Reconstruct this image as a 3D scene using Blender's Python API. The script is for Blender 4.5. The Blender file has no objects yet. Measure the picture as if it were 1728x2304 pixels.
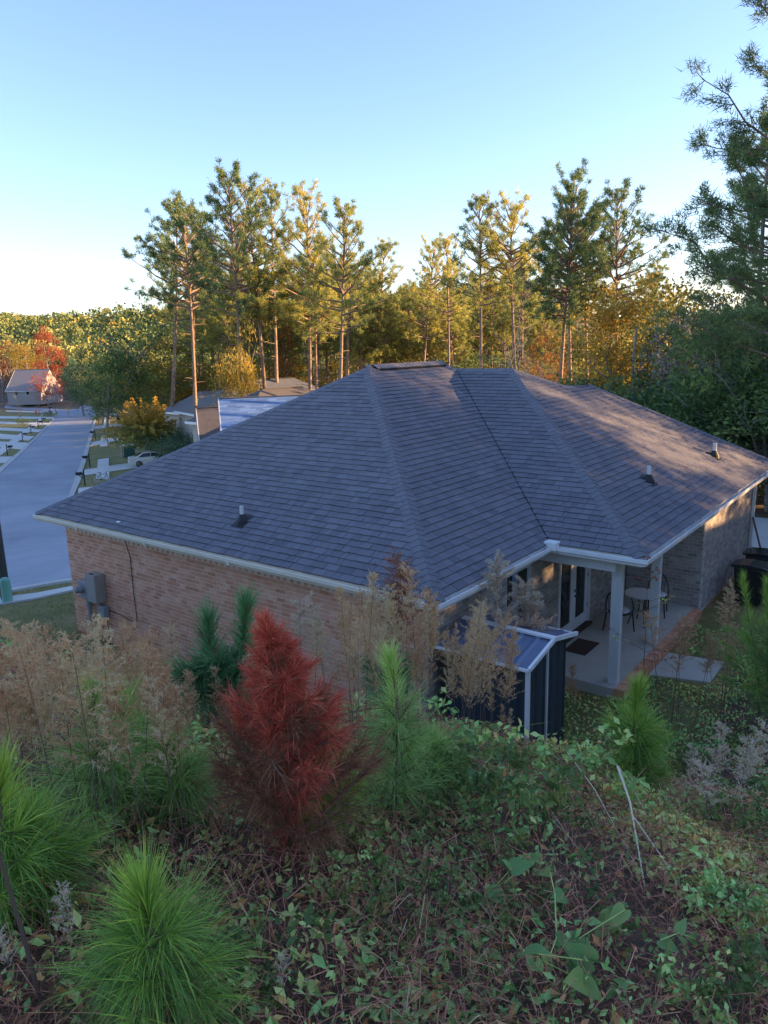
import bpy, math, random
import numpy as np
from mathutils import Matrix, Vector
rng = np.random.default_rng(11); random.seed(11)
R = math.radians
scn = bpy.context.scene; COL = scn.collection

# ------------------------------------------------------------------ camera
CAM = np.array([5.407, -8.104, 6.338]); YAW, PITCH, ROLL, FPX = R(-37.742), R(-12.571), R(-1.490), 1657.98
_f = np.array([math.sin(YAW)*math.cos(PITCH), math.cos(YAW)*math.cos(PITCH), math.sin(PITCH)])
_r0 = np.array([math.cos(YAW), -math.sin(YAW), 0.]); _u0 = np.cross(_r0, _f)
_r = math.cos(ROLL)*_r0+math.sin(ROLL)*_u0; _u = -math.sin(ROLL)*_r0+math.cos(ROLL)*_u0
cd = bpy.data.cameras.new('camera'); cam = bpy.data.objects.new('camera', cd); COL.objects.link(cam)
cd.sensor_fit = 'VERTICAL'; cd.sensor_height = 24; cd.lens = 24*FPX/2304; cd.clip_start = .05; cd.clip_end = 6000
M = Matrix.Identity(4)
for i in range(3):
    M[i][0], M[i][1], M[i][2], M[i][3] = _r[i], _u[i], -_f[i], CAM[i]
cam.matrix_world = M; scn.camera = cam

# ------------------------------------------------------------------ light
SUN_AZ, SUN_EL = 42., 9.5                       # azimuth from +X towards +Y
w = bpy.data.worlds.new('World'); scn.world = w; w.use_nodes = True
nt = w.node_tree; bg = nt.nodes['Background']; sky = nt.nodes.new('ShaderNodeTexSky')
sky.sky_type = 'NISHITA'; sky.sun_disc = False; sky.sun_elevation = R(SUN_EL); sky.sun_rotation = R(90-SUN_AZ)
sky.altitude = 50; sky.air_density = 1.0; sky.dust_density = .5; sky.ozone_density = 2.5
tn = nt.nodes.new('ShaderNodeMix'); tn.data_type = 'RGBA'; tn.blend_type = 'MULTIPLY'; tn.inputs[0].default_value = 1.; tn.inputs[7].default_value = (1.03, .92, 1.03, 1)   # one even tint: a less cyan sky
nt.links.new(sky.outputs[0], tn.inputs[6]); nt.links.new(tn.outputs[2], bg.inputs[0]); bg.inputs[1].default_value = .15
sd = bpy.data.lights.new('sun', 'SUN'); sun = bpy.data.objects.new('sun', sd); COL.objects.link(sun)
sd.energy = 5.; sd.angle = R(.5); sd.color = (1., .62, .30)
SD = np.array([math.cos(R(SUN_EL))*math.cos(R(SUN_AZ)), math.cos(R(SUN_EL))*math.sin(R(SUN_AZ)), math.sin(R(SUN_EL))])
sun.rotation_euler = Vector(SD).to_track_quat('Z', 'Y').to_euler(); sun.location = tuple(SD*80)
vs = scn.view_settings; vs.view_transform = 'Standard'; vs.look = 'None'; vs.gamma = 1; vs.exposure = 1.75; vs.use_curve_mapping = False
cy = scn.cycles; cy.max_bounces = 6; cy.diffuse_bounces = 3; cy.glossy_bounces = 2; cy.transmission_bounces = 3; cy.transparent_max_bounces = 6
cy.use_denoising = True; cy.caustics_reflective = False; cy.caustics_refractive = False

# ------------------------------------------------------------------ helpers
def tag(o, label=None, cat=None, group=None, kind=None):
    if label: o['label'] = label
    if cat: o['category'] = cat
    if group: o['group'] = group
    if kind: o['kind'] = kind
    return o
def link(o, parent=None):
    COL.objects.link(o)
    if parent is not None: o.parent = parent
    return o
def thing(name, label, cat, loc=(0, 0, 0), rz=0, group=None):
    o = bpy.data.objects.new(name, None); link(o); o.location = loc; o.rotation_euler = (0, 0, rz); o.empty_display_size = .2
    return tag(o, label, cat, group)
def mesh_np(name, V, F, mat, tint=None, smooth=False):
    V = np.asarray(V, np.float32).reshape(-1, 3); F = np.asarray(F, np.int32); k = F.shape[1]
    me = bpy.data.meshes.new(name); me.vertices.add(len(V)); me.vertices.foreach_set('co', V.ravel())
    me.loops.add(F.size); me.loops.foreach_set('vertex_index', F.ravel()); me.polygons.add(len(F))
    me.polygons.foreach_set('loop_start', np.arange(0, F.size, k, dtype=np.int32))
    me.polygons.foreach_set('use_smooth', np.full(len(F), smooth))
    if tint is not None:
        a = me.attributes.new('tint', 'FLOAT', 'POINT'); a.data.foreach_set('value', np.asarray(tint, np.float32))
    if mat: me.materials.append(mat)
    me.update(); return me
def np_obj(name, V, F, mat, parent=None, tint=None, smooth=False):
    return link(bpy.data.objects.new(name, mesh_np(name, V, F, mat, tint, smooth)), parent)
class MB:
    def __init__(s): s.v = []; s.f = []
    def add(s, V, F):
        o = len(s.v); s.v += [tuple(map(float, p)) for p in V]; s.f += [tuple(i+o for i in f) for f in F]; return s
    def box(s, a, b):
        x0, y0, z0 = a; x1, y1, z1 = b
        return s.add([(x0,y0,z0),(x1,y0,z0),(x1,y1,z0),(x0,y1,z0),(x0,y0,z1),(x1,y0,z1),(x1,y1,z1),(x0,y1,z1)],
                     [(3,2,1,0),(4,5,6,7),(0,1,5,4),(1,2,6,5),(2,3,7,6),(3,0,4,7)])
    def tube(s, P, r, n=8, cap=True):
        V, F = tube_np(P, r, n); s.add(V, F)
        if cap:
            o = len(s.v)-len(V); m = len(V)
            s.f.append(tuple(o+i for i in range(n))[::-1]); s.f.append(tuple(o+m-n+i for i in range(n)))
        return s
    def bar(s, a, b, wd, th=None, up=(0, 0, 1)):
        a = np.array(a, float); b = np.array(b, float); th = th or wd; d = b-a; d /= np.linalg.norm(d)
        x = np.cross(d, up); 
        if np.linalg.norm(x) < 1e-4: x = np.cross(d, (1, 0, 0))
        x /= np.linalg.norm(x); y = np.cross(x, d)
        V = [p+x*i*wd/2+y*j*th/2 for p in (a, b) for i, j in ((-1,-1),(1,-1),(1,1),(-1,1))]
        return s.add(V, [(3,2,1,0),(4,5,6,7),(0,1,5,4),(1,2,6,5),(2,3,7,6),(3,0,4,7)])
    def lathe(s, prof, c=(0, 0, 0), n=14):
        V = []; F = []
        for r, z in prof:
            for i in range(n):
                a = 2*math.pi*i/n; V.append((c[0]+r*math.cos(a), c[1]+r*math.sin(a), c[2]+z))
        for j in range(len(prof)-1):
            for i in range(n): F.append((j*n+i, j*n+(i+1) % n, (j+1)*n+(i+1) % n, (j+1)*n+i))
        F.append(tuple(range(n))[::-1]); F.append(tuple(len(V)-n+i for i in range(n)))
        return s.add(V, F)
    def prism(s, poly, y0, y1, ax='y'):
        n = len(poly)
        m = {'y': lambda p, t: (p[0], t, p[1]), 'x': lambda p, t: (t, p[0], p[1]), 'z': lambda p, t: (p[0], p[1], t)}[ax]
        V = [m(p, y0) for p in poly]+[m(p, y1) for p in poly]
        return s.add(V, [tuple(range(n))[::-1], tuple(range(n, 2*n))]+[(i, (i+1) % n, n+(i+1) % n, n+i) for i in range(n)])
    def build(s, name, mat, parent=None, smooth=False, bevel=0):
        me = bpy.data.meshes.new(name); me.from_pydata(s.v, [], s.f); me.materials.append(mat)
        if smooth: me.polygons.foreach_set('use_smooth', [True]*len(me.polygons))
        me.update(); o = link(bpy.data.objects.new(name, me), parent)
        if bevel:
            b = o.modifiers.new('bevel', 'BEVEL'); b.width = bevel; b.segments = 2; b.limit_method = 'ANGLE'
        return o
def tube_np(P, r, n=6):
    P = np.asarray(P, float); r = np.broadcast_to(np.asarray(r, float), (len(P),)); T = np.gradient(P, axis=0)
    T /= np.linalg.norm(T, axis=1)[:, None]+1e-9
    ref = np.array([1., 0, 0]) if abs(T[0][0]) < .8 else np.array([0, 1., 0])
    X = np.cross(T, ref); X /= np.linalg.norm(X, axis=1)[:, None]+1e-9; Y = np.cross(T, X)
    a = np.arange(n)*2*math.pi/n
    V = (P[:, None]+r[:, None, None]*(np.cos(a)[None, :, None]*X[:, None]+np.sin(a)[None, :, None]*Y[:, None])).reshape(-1, 3)
    F = [(j*n+i, j*n+(i+1) % n, (j+1)*n+(i+1) % n, (j+1)*n+i) for j in range(len(P)-1) for i in range(n)]
    return V, F
def tubes(list_pr, n=5):
    VV = []; FF = []; o = 0
    for P, r in list_pr:
        V, F = tube_np(P, r, n); VV.append(V); FF.append(np.array(F)+o); o += len(V)
    return np.concatenate(VV), np.concatenate(FF)
def copy_tree(o, parent=None):
    c = o.copy(); link(c, parent)
    for ch in list(o.children): copy_tree(ch, c)
    return c
def unit(v): return v/(np.linalg.norm(v, axis=-1, keepdims=True)+1e-9)
def rdir(n, up=0.):
    v = rng.normal(size=(n, 3)); v = unit(v); v[:, 2] += up; return unit(v)

# ------------------------------------------------------------------ pixels to places
def ray(px, py): return _f+_r*(px-864)/FPX-_u*(py-1152)/FPX
_n = np.array([_f[0], _f[1]])/math.hypot(_f[0], _f[1])
_wt = np.arange(-100., 1500.); _wz = np.interp(_wt, [-100, 0, 4, 10, 22, 46, 88, 138, 400, 1500], [0, 0, -.5, -2.15, -3.6, -4.8, -5.6, -5.9, -6.2, -6.2])
_k = np.hanning(7); _wz = np.convolve(np.pad(_wz, 3, 'edge'), _k/_k.sum(), 'valid')
def smooth(a, b, x): t = np.clip((x-a)/(b-a), 0, 1); return t*t*(3-2*t)
def bank_s(x, y):
    toe = -1.0+2.7*smooth(-5., .5, x); return (toe-y)/(toe+8.1)
def H(x, y):
    x = np.asarray(x, float); y = np.asarray(y, float)
    s = bank_s(x, y)
    bk = 4.75*np.interp(s, [-.2, 0, .05, .12, .25, .5, .68, .85, 1, 1.3, 3, 20], [0, 0, .01, .05, .19, .51, .76, .91, 1, 1.12, 1.3, 1.5])
    bk2 = 4.75*np.interp(s, [-.2, 0, .05, .12, .25, .36, .5, .7, 1, 1.3, 3, 20], [0, 0, .02, .09, .29, .46, .655, .85, 1, 1.12, 1.3, 1.5]); mixx = smooth(-1.5, 2.8, x); bk = bk*(1-mixx)+bk2*mixx
    e = np.maximum(0, x-2.6); e = .42*e*e/(e+.8)*smooth(-6, 1, y); e = np.minimum(e, 6.)*(1-smooth(20, 60, y)*.6)
    bk = bk+e*np.clip(1-bk/6, 0, 1)
    a = -(x+11.8); b = .45*(y-22)
    ww = np.where(np.maximum(a, b) < -8, -8., np.logaddexp(a/4, b/4)*4)
    wz = np.interp(ww, _wt, _wz)*np.where(x > 0, np.clip(1-x/40, 0, 1), 1)
    t = (x-CAM[0])*_n[0]+(y-CAM[1])*_n[1]; l = (x-CAM[0])*_n[1]-(y-CAM[1])*_n[0]
    hill = np.interp(t, [0, 210, 300, 420, 600, 2000], [0, 0, 8, 27, 34, 34])*(1+.16*np.sin(l/70.+1)+.10*np.sin(l/31.))
    return bk*(1-smooth(-14, -40, x))+wz+hill
def hit(px, py):
    d = ray(px, py); t = .5
    while t < 1500:
        p = CAM+d*t
        if p[2] < H(p[0], p[1]): break
        t *= 1.035
    lo, hi = t/1.035, t
    for _ in range(25):
        m = (lo+hi)/2; p = CAM+d*m
        if p[2] < H(p[0], p[1]): hi = m
        else: lo = m
    p = CAM+d*hi; return np.array([p[0], p[1], float(H(p[0], p[1]))])
def depth_pt(px, py, t): return CAM+ray(px, py)*t
def stand(px, t):
    """ground point in the vertical plane of pixel column px (near horizon) at view depth t"""
    p = CAM+ray(px, 900)*t; return np.array([p[0], p[1], float(H(p[0], p[1]))])
def height_for(base, px, py):
    """height above base so the top projects to row py"""
    lo, hi = .05, 60.
    for _ in range(40):
        m = (lo+hi)/2; d = base+np.array([0, 0, m])-CAM; y = 1152-FPX*(d@_u)/(d@_f) if d@_f > .1 else -1e9
        if y > py: lo = m
        else: hi = m
    return lo

# ------------------------------------------------------------------ materials
def mat(name, col, rough=.7, metal=0., noise=None, bump=0., bscale=40., spec=.4):
    m = bpy.data.materials.new(name); m.use_nodes = True; t = m.node_tree; b = t.nodes['Principled BSDF']
    b.inputs['Base Color'].default_value = (*col, 1); b.inputs['Roughness'].default_value = rough
    b.inputs['Metallic'].default_value = metal; b.inputs['Specular IOR Level'].default_value = spec
    if noise or bump:
        tc = t.nodes.new('ShaderNodeTexCoord'); n = t.nodes.new('ShaderNodeTexNoise'); t.links.new(tc.outputs['Object'], n.inputs['Vector'])
        n.inputs['Scale'].default_value = bscale if not noise else noise[1]; n.inputs['Detail'].default_value = 6; n.inputs['Roughness'].default_value = .65
    if noise:
        r = t.nodes.new('ShaderNodeValToRGB'); r.color_ramp.elements[0].position = .3; r.color_ramp.elements[1].position = .72
        r.color_ramp.elements[0].color = (*col, 1); r.color_ramp.elements[1].color = (*noise[0], 1)
        t.links.new(n.outputs[0], r.inputs[0]); t.links.new(r.outputs[0], b.inputs['Base Color'])
    if bump:
        n2 = t.nodes.new('ShaderNodeTexNoise'); t.links.new(tc.outputs['Object'], n2.inputs['Vector']); n2.inputs['Scale'].default_value = bscale; n2.inputs['Detail'].default_value = 5
        bp = t.nodes.new('ShaderNodeBump'); bp.inputs['Strength'].default_value = bump; bp.inputs['Distance'].default_value = .02
        t.links.new(n2.outputs[0], bp.inputs['Height']); t.links.new(bp.outputs[0], b.inputs['Normal'])
    return m
def tintmat(name, stops, rough=.8, noise=0., nscale=6., leaf=0., bump=0., bscale=200., spec=.3, orand=0.):
    """colour from the per-vertex 'tint' value; leaf > 0 mixes in translucency"""
    m = bpy.data.materials.new(name); m.use_nodes = True; t = m.node_tree; b = t.nodes['Principled BSDF']; out = t.nodes['Material Output']
    at = t.nodes.new('ShaderNodeAttribute'); at.attribute_name = 'tint'; fac = at.outputs['Fac']
    tc = t.nodes.new('ShaderNodeTexCoord')
    def addto(fac, src, k):
        s = t.nodes.new('ShaderNodeMath'); s.operation = 'MULTIPLY_ADD'; t.links.new(src, s.inputs[0]); s.inputs[1].default_value = k
        o = t.nodes.new('ShaderNodeMath'); o.operation = 'ADD'; t.links.new(fac, o.inputs[0]); t.links.new(s.outputs[0], o.inputs[1]); s.inputs[2].default_value = -k/2
        return o.outputs[0]
    if noise:
        n = t.nodes.new('ShaderNodeTexNoise'); n.inputs['Scale'].default_value = nscale; n.inputs['Detail'].default_value = 5
        t.links.new(tc.outputs['Object'], n.inputs['Vector']); fac = addto(fac, n.outputs[0], noise)
    if orand:
        oi = t.nodes.new('ShaderNodeObjectInfo'); fac = addto(fac, oi.outputs['Random'], orand)
    r = t.nodes.new('ShaderNodeValToRGB'); cr = r.color_ramp
    while len(cr.elements) > 1: cr.elements.remove(cr.elements[-1])
    cr.elements[0].position = stops[0][0]; cr.elements[0].color = (*stops[0][1], 1)
    for p, c in stops[1:]: e = cr.elements.new(p); e.color = (*c, 1)
    t.links.new(fac, r.inputs[0]); t.links.new(r.outputs[0], b.inputs['Base Color']); b.inputs['Roughness'].default_value = rough; b.inputs['Specular IOR Level'].default_value = spec
    if bump:
        n2 = t.nodes.new('ShaderNodeTexNoise'); n2.inputs['Scale'].default_value = bscale; t.links.new(tc.outputs['Object'], n2.inputs['Vector'])
        bp = t.nodes.new('ShaderNodeBump'); bp.inputs['Strength'].default_value = bump; bp.inputs['Distance'].default_value = .004
        t.links.new(n2.outputs[0], bp.inputs['Height']); t.links.new(bp.outputs[0], b.inputs['Normal'])
    if leaf:
        tr = t.nodes.new('ShaderNodeBsdfTranslucent'); mx = t.nodes.new('ShaderNodeMixShader'); mx.inputs[0].default_value = leaf
        t.links.new(r.outputs[0], tr.inputs[0]); t.links.new(b.outputs[0], mx.inputs[1]); t.links.new(tr.outputs[0], mx.inputs[2]); t.links.new(mx.outputs[0], out.inputs[0])
    return m
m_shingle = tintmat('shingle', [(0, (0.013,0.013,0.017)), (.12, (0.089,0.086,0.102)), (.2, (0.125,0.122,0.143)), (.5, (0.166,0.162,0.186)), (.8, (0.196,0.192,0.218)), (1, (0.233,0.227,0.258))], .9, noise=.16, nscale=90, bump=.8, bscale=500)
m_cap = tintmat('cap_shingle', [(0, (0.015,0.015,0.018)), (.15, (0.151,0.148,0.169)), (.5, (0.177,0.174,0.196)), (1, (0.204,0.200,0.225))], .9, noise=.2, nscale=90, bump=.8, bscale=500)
m_deck = mat('roof_deck', (.03,.03,.032), .95)
m_brick = tintmat('brick', [(0, (0.522,0.216,0.119)), (.3, (0.704,0.327,0.196)), (.6, (0.817,0.431,0.279)), (.85, (0.862,0.525,0.368)), (1, (0.749,0.490,0.380))], .9, noise=.45, nscale=9, bump=.6, bscale=140)
m_brickg = tintmat('shade_tinted_brick', [(0, (0.244,0.206,0.187)), (.3, (0.354,0.299,0.270)), (.6, (0.467,0.402,0.354)), (.85, (0.598,0.523,0.467)), (1, (0.673,0.598,0.542))], .9, noise=.3, nscale=14, bump=.6, bscale=140)  # same brick greyed for the shaded walls: shade put into the colour
m_mortar = mat('mortar', (.84,.66,.52), .95, noise=((.89,.73,.60), 8.), bump=.3, bscale=150)
m_mortarg = mat('shade_tinted_mortar', (.50,.48,.46), .95, noise=((.60,.58,.55), 8.), bump=.3, bscale=150)  # mortar of those walls, greyed with the same painted shade
m_clay = mat('clay_stained_footing', (.42,.15,.05), .95, noise=((.52,.22,.09), 7.), bump=.4, bscale=60)
m_trim = mat('white_trim', (.86,.77,.62), .45, noise=((.80,.70,.55), 3.))
m_white = mat('white_paint', (.80,.80,.80), .4, noise=((.72,.72,.70), 2.5))
m_soffit = mat('soffit', (.62,.61,.58), .6)
m_black = mat('black_vent', (.012,.012,.014), .6)
m_boot = mat('vent_boot', (.02,.02,.024), .55)
m_pvc = mat('pvc', (.66,.66,.65), .45)
m_concrete = mat('concrete', (.46,.42,.36), .9, noise=((.56,.52,.45), 1.2), bump=.25, bscale=90)
m_walk = mat('pavement_concrete', (.50,.50,.48), .9, noise=((.62,.61,.58), .7), bump=.2, bscale=50)
m_kerb = mat('kerb_concrete', (.40,.40,.385), .9, noise=((.52,.51,.49), .9), bump=.2, bscale=50)
m_asphalt = mat('asphalt', (.225,.25,.30), .85, noise=((.35,.375,.43), .22), bump=.35, bscale=30)
m_glass = mat('dark_glass', (.012,.015,.018), .05, spec=.8)
m_metalgrey = mat('meter_grey', (.30,.31,.32), .45, noise=((.36,.37,.38), 5.))
m_tan = mat('panel_tan', (.36,.33,.30), .5, noise=((.42,.39,.36), 5.))
m_conduit = mat('conduit', (.33,.35,.36), .5)
m_dark = mat('dark_plastic', (.02,.022,.024), .35)
m_darkmetal = mat('dark_metal', (.03,.028,.027), .45)
m_binlid = mat('bin_lid', (.016,.026,.030), .22, spec=.6)
m_mat = mat('door_mat', (.06,.035,.026), .95, noise=((.09,.055,.04), 40.))
m_shedwall = mat('shed_steel', (.040,.050,.065), .4, metal=.2, noise=((.055,.075,.10), 3.))
m_shedroof = mat('shed_roof_steel', (.15,.175,.25), .35, metal=.35, noise=((.16,.20,.31), 3.))
m_cushion = mat('cushion', (.62,.62,.60), .9)
m_bark = tintmat('pine_bark', [(0, (0.137,0.089,0.064)), (.5, (0.258,0.177,0.129)), (1, (0.419,0.306,0.225))], .95, noise=1.1, nscale=3.5, bump=.8, bscale=30)
m_greybark = tintmat('grey_bark', [(0, (.16,.14,.125)), (.5, (.25,.22,.20)), (1, (.36,.33,.30))], .95, noise=.8, nscale=3)
m_twig = tintmat('dry_twig', [(0, (0.130,0.085,0.065)), (.5, (0.221,0.156,0.117)), (1, (0.338,0.260,0.208))], .95, orand=.4)
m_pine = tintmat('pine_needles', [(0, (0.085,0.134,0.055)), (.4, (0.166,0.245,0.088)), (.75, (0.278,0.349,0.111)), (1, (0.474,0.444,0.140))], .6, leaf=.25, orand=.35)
m_pinesun = tintmat('pine_needles_sunlit', [(0, (0.161,0.206,0.064)), (.4, (0.324,0.367,0.103)), (.75, (0.559,0.514,0.133)), (1, (0.820,0.647,0.177))], .6, leaf=.5, orand=.4)  # sunlit copy of the pine needles, golden light put into the colour
m_sap = tintmat('sapling_needles', [(0, (.24,.17,.075)), (.13, (0.099,0.198,0.052)), (.4, (0.208,0.381,0.085)), (.75, (0.378,0.578,0.104)), (1, (0.670,0.754,0.132))], .45, leaf=.35, orand=.25)
m_sapdark = tintmat('sapling_needles_dark', [(0, (0.057,0.136,0.069)), (.5, (0.119,0.263,0.110)), (1, (0.210,0.406,0.158))], .45, leaf=.2, orand=.2)
m_sapblue = tintmat('sapling_needles_bluish', [(0, (.22,.16,.08)), (.13, (0.160,0.274,0.081)), (.5, (0.343,0.512,0.154)), (1, (0.600,0.776,0.216))], .45, leaf=.25, orand=.2)
m_red = tintmat('dead_red_needles', [(0, (0.289,0.072,0.041)), (.4, (0.559,0.107,0.067)), (.75, (0.820,0.176,0.108)), (1, (0.820,0.366,0.195))], .7, leaf=.25)
m_reddead = tintmat('dead_brown_needles', [(0, (0.148,0.064,0.035)), (.5, (0.295,0.123,0.067)), (1, (0.511,0.222,0.123))], .8, leaf=.2)
m_fluff = tintmat('dry_plume', [(0, (0.454,0.244,0.127)), (.4, (0.720,0.416,0.226)), (.75, (0.722,0.617,0.353)), (1, (0.722,0.689,0.525))], .95, leaf=.3, orand=.4)
m_fluffpale = tintmat('pale_plume', [(0, (0.429,0.320,0.226)), (.5, (0.673,0.529,0.388)), (1, (0.820,0.751,0.575))], .95, leaf=.3, orand=.2)
m_fluffrust = tintmat('rust_plume', [(0, (.22,.09,.05)), (.5, (.36,.16,.085)), (1, (.48,.26,.15))], .95, leaf=.3)
m_leafgreen = tintmat('broadleaf_green', [(0, (0.048,0.092,0.035)), (.45, (0.114,0.186,0.056)), (.8, (0.218,0.295,0.078)), (1, (0.371,0.415,0.109))], .6, leaf=.3, orand=.35)
m_leafdark = tintmat('broadleaf_dark', [(0, (0.047,0.091,0.054)), (.5, (0.100,0.182,0.091)), (1, (0.199,0.299,0.132))], .5, leaf=.2, orand=.2)
m_leafyellow = tintmat('broadleaf_yellow', [(0, (0.144,0.122,0.029)), (.4, (0.316,0.245,0.043)), (.75, (0.517,0.359,0.057)), (1, (0.661,0.475,0.101))], .6, leaf=.5, orand=.3)
m_leafolive = tintmat('broadleaf_olive', [(0, (0.132,0.146,0.047)), (.45, (0.290,0.290,0.080)), (.8, (0.500,0.448,0.112)), (1, (0.738,0.579,0.159))], .6, leaf=.5, orand=.4)
m_leaforange = tintmat('broadleaf_orange', [(0, (.22,.07,.02)), (.5, (.40,.15,.035)), (1, (.52,.25,.06))], .6, leaf=.4)
m_leafred = tintmat('broadleaf_red', [(0, (.25,.05,.025)), (.5, (.42,.10,.045)), (1, (.52,.20,.09))], .6, leaf=.4)
m_leafgold = tintmat('broadleaf_gold', [(0, (0.200,0.150,0.037)), (.35, (0.400,0.263,0.044)), (.7, (0.575,0.362,0.056)), (1, (0.688,0.475,0.125))], .6, leaf=.5)
m_vinegrey = tintmat('bare_vine', [(0, (0.160,0.136,0.120)), (.5, (0.256,0.216,0.192)), (1, (0.352,0.304,0.264))], .95)
m_cover = tintmat('ground_cover_leaf', [(0, (0.239,0.380,0.130)), (.35, (0.385,0.665,0.195)), (.58, (0.686,0.820,0.270)), (.72, (0.820,0.820,0.245)), (.84, (0.820,0.420,0.146)), (1, (0.820,0.380,0.157))], .5, leaf=.2)
m_brier = tintmat('brier_leaf', [(0, (0.120,0.233,0.080)), (.6, (0.219,0.389,0.124)), (1, (0.481,0.524,0.143))], .4, leaf=.3, noise=.5, nscale=14)
m_litter = tintmat('dead_stem', [(0, (0.248,0.109,0.069)), (.4, (0.474,0.194,0.119)), (.75, (0.766,0.360,0.216)), (1, (0.820,0.730,0.480))], .95)
m_grass = tintmat('lawn_blade', [(0, (0.118,0.125,0.037)), (.5, (0.237,0.221,0.059)), (1, (0.450,0.346,0.114))], .8, leaf=.2)
m_pedestal = mat('pedestal_green', (.16,.40,.30), .45)
m_utilgreen = mat('utility_green', (.035,.10,.075), .5)

# ------------------------------------------------------------------ terrain
def ground_mat():
    m = bpy.data.materials.new('ground'); m.use_nodes = True; t = m.node_tree; b = t.nodes['Principled BSDF']; N = t.nodes.new; L = t.links.new
    tc = N('ShaderNodeTexCoord'); at = N('ShaderNodeAttribute'); at.attribute_name = 'tint'
    def noise(s, d=6):
        n = N('ShaderNodeTexNoise'); n.inputs['Scale'].default_value = s; n.inputs['Detail'].default_value = d; n.inputs['Roughness'].default_value = .7; L(tc.outputs['Object'], n.inputs['Vector']); return n.outputs[0]
    def ramp(src, st):
        r = N('ShaderNodeValToRGB'); cr = r.color_ramp; cr.elements[0].position = st[0][0]; cr.elements[0].color = (*st[0][1], 1); cr.elements[1].position = st[-1][0]; cr.elements[1].color = (*st[-1][1], 1)
        for p, c in st[1:-1]: cr.elements.new(p).color = (*c, 1)
        L(src, r.inputs[0]); return r.outputs[0]
    lawn = ramp(noise(.55), [(.3, (.15,.155,.05)), (.48, (.22,.21,.065)), (.6, (.28,.24,.095)), (.75, (.35,.28,.13))])
    fine = ramp(noise(14), [(.3, (.45,.45,.45)), (.7, (1.15,1.15,1.15))])
    mm = N('ShaderNodeMix'); mm.data_type = 'RGBA'; mm.blend_type = 'MULTIPLY'; mm.inputs[0].default_value = .8; L(lawn, mm.inputs[6]); L(fine, mm.inputs[7])
    soil = ramp(noise(5), [(.3, (.075,.048,.032)), (.55, (.14,.088,.058)), (.75, (.21,.14,.095))])
    mx = N('ShaderNodeMix'); mx.data_type = 'RGBA'; L(at.outputs['Fac'], mx.inputs[0]); L(mm.outputs[2], mx.inputs[6]); L(soil, mx.inputs[7]); L(mx.outputs[2], b.inputs['Base Color'])
    b.inputs['Roughness'].default_value = .95; bp = N('ShaderNodeBump'); bp.inputs['Strength'].default_value = .8; bp.inputs['Distance'].default_value = .05; L(noise(18), bp.inputs['Height']); L(bp.outputs[0], b.inputs['Normal'])
    return m
def make_ground():
    nr, na = 190, 420; rr = .25*(2600/.25)**(np.arange(nr)/(nr-1)); aa = np.arange(na)*2*math.pi/na
    X = CAM[0]+rr[:, None]*np.cos(aa); Y = CAM[1]+rr[:, None]*np.sin(aa); X = X.ravel(); Y = Y.ravel(); Z = H(X, Y)
    i = np.arange(nr-1)[:, None]; j = np.arange(na)
    F = np.stack([i*na+j, (i+1)*na+j, (i+1)*na+(j+1) % na, i*na+(j+1) % na], -1).reshape(-1, 4)[:, ::-1]
    V = np.stack([X, Y, Z], 1); V = np.vstack([V, [[CAM[0], CAM[1], H(CAM[0], CAM[1])]]])
    s = bank_s(X, Y); bank = np.clip(smooth(-.02, .1, s)*(1-smooth(-12, -16, X))+smooth(2.3, 3.2, X)*(Y > -3), 0, 1)
    t = (X-CAM[0])*_n[0]+(Y-CAM[1])*_n[1]; l = (X-CAM[0])*_n[1]-(Y-CAM[1])*_n[0]
    wood = smooth(19, 22, Y)*smooth(-24, -16, l+t*.12)*(l > -.18*t-6)
    bank = np.clip(np.maximum(bank, np.maximum(wood, smooth(150, 200, t))), 0, 1)
    F3 = np.array([[len(V)-1, (k+1) % na, k, k] for k in range(na)])
    o = np_obj('ground', V, np.vstack([F, F3[:0]]), ground_mat(), tint=np.append(bank, 1.), smooth=True); tag(o, kind='structure')
make_ground()

def ribbon(name, rows, m, dz, nc=8, sub=4, kind='structure', thick=0.):
    """rows of (left pixel, right pixel), each dropped on the ground; a strip is laid through them"""
    P = []
    for (a, b) in rows:
        P.append([hit(a[0]+(b[0]-a[0])*k/nc, a[1]+(b[1]-a[1])*k/nc) for k in range(nc+1)])
    P = np.array(P); Q = []
    for i in range(len(P)-1):
        for k in range(sub): Q.append(P[i]+(P[i+1]-P[i])*k/sub)
    Q.append(P[-1]); Q = np.array(Q); Q[..., 2] = H(Q[..., 0], Q[..., 1])+dz
    n0, n1 = Q.shape[:2]; V = Q.reshape(-1, 3); i = np.arange(n0-1)[:, None]; j = np.arange(n1-1)
    F = np.stack([i*n1+j, i*n1+j+1, (i+1)*n1+j+1, (i+1)*n1+j], -1).reshape(-1, 4)
    if np.cross(V[F[0][1]]-V[F[0][0]], V[F[0][3]]-V[F[0][0]])[2] < 0: F = F[:, ::-1]
    o = np_obj(name, V, F, m, smooth=not thick)
    if thick:
        s = o.modifiers.new('thickness', 'SOLIDIFY'); s.thickness = thick; s.offset = -1
    return tag(o, kind=kind)
c1 = lambda x, y: (x*.14466, 860+y*.14466)           # a crop of the photograph that the street was read from
c2 = lambda x, y: (170+x*.1808, 880+y*.1808)
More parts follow.
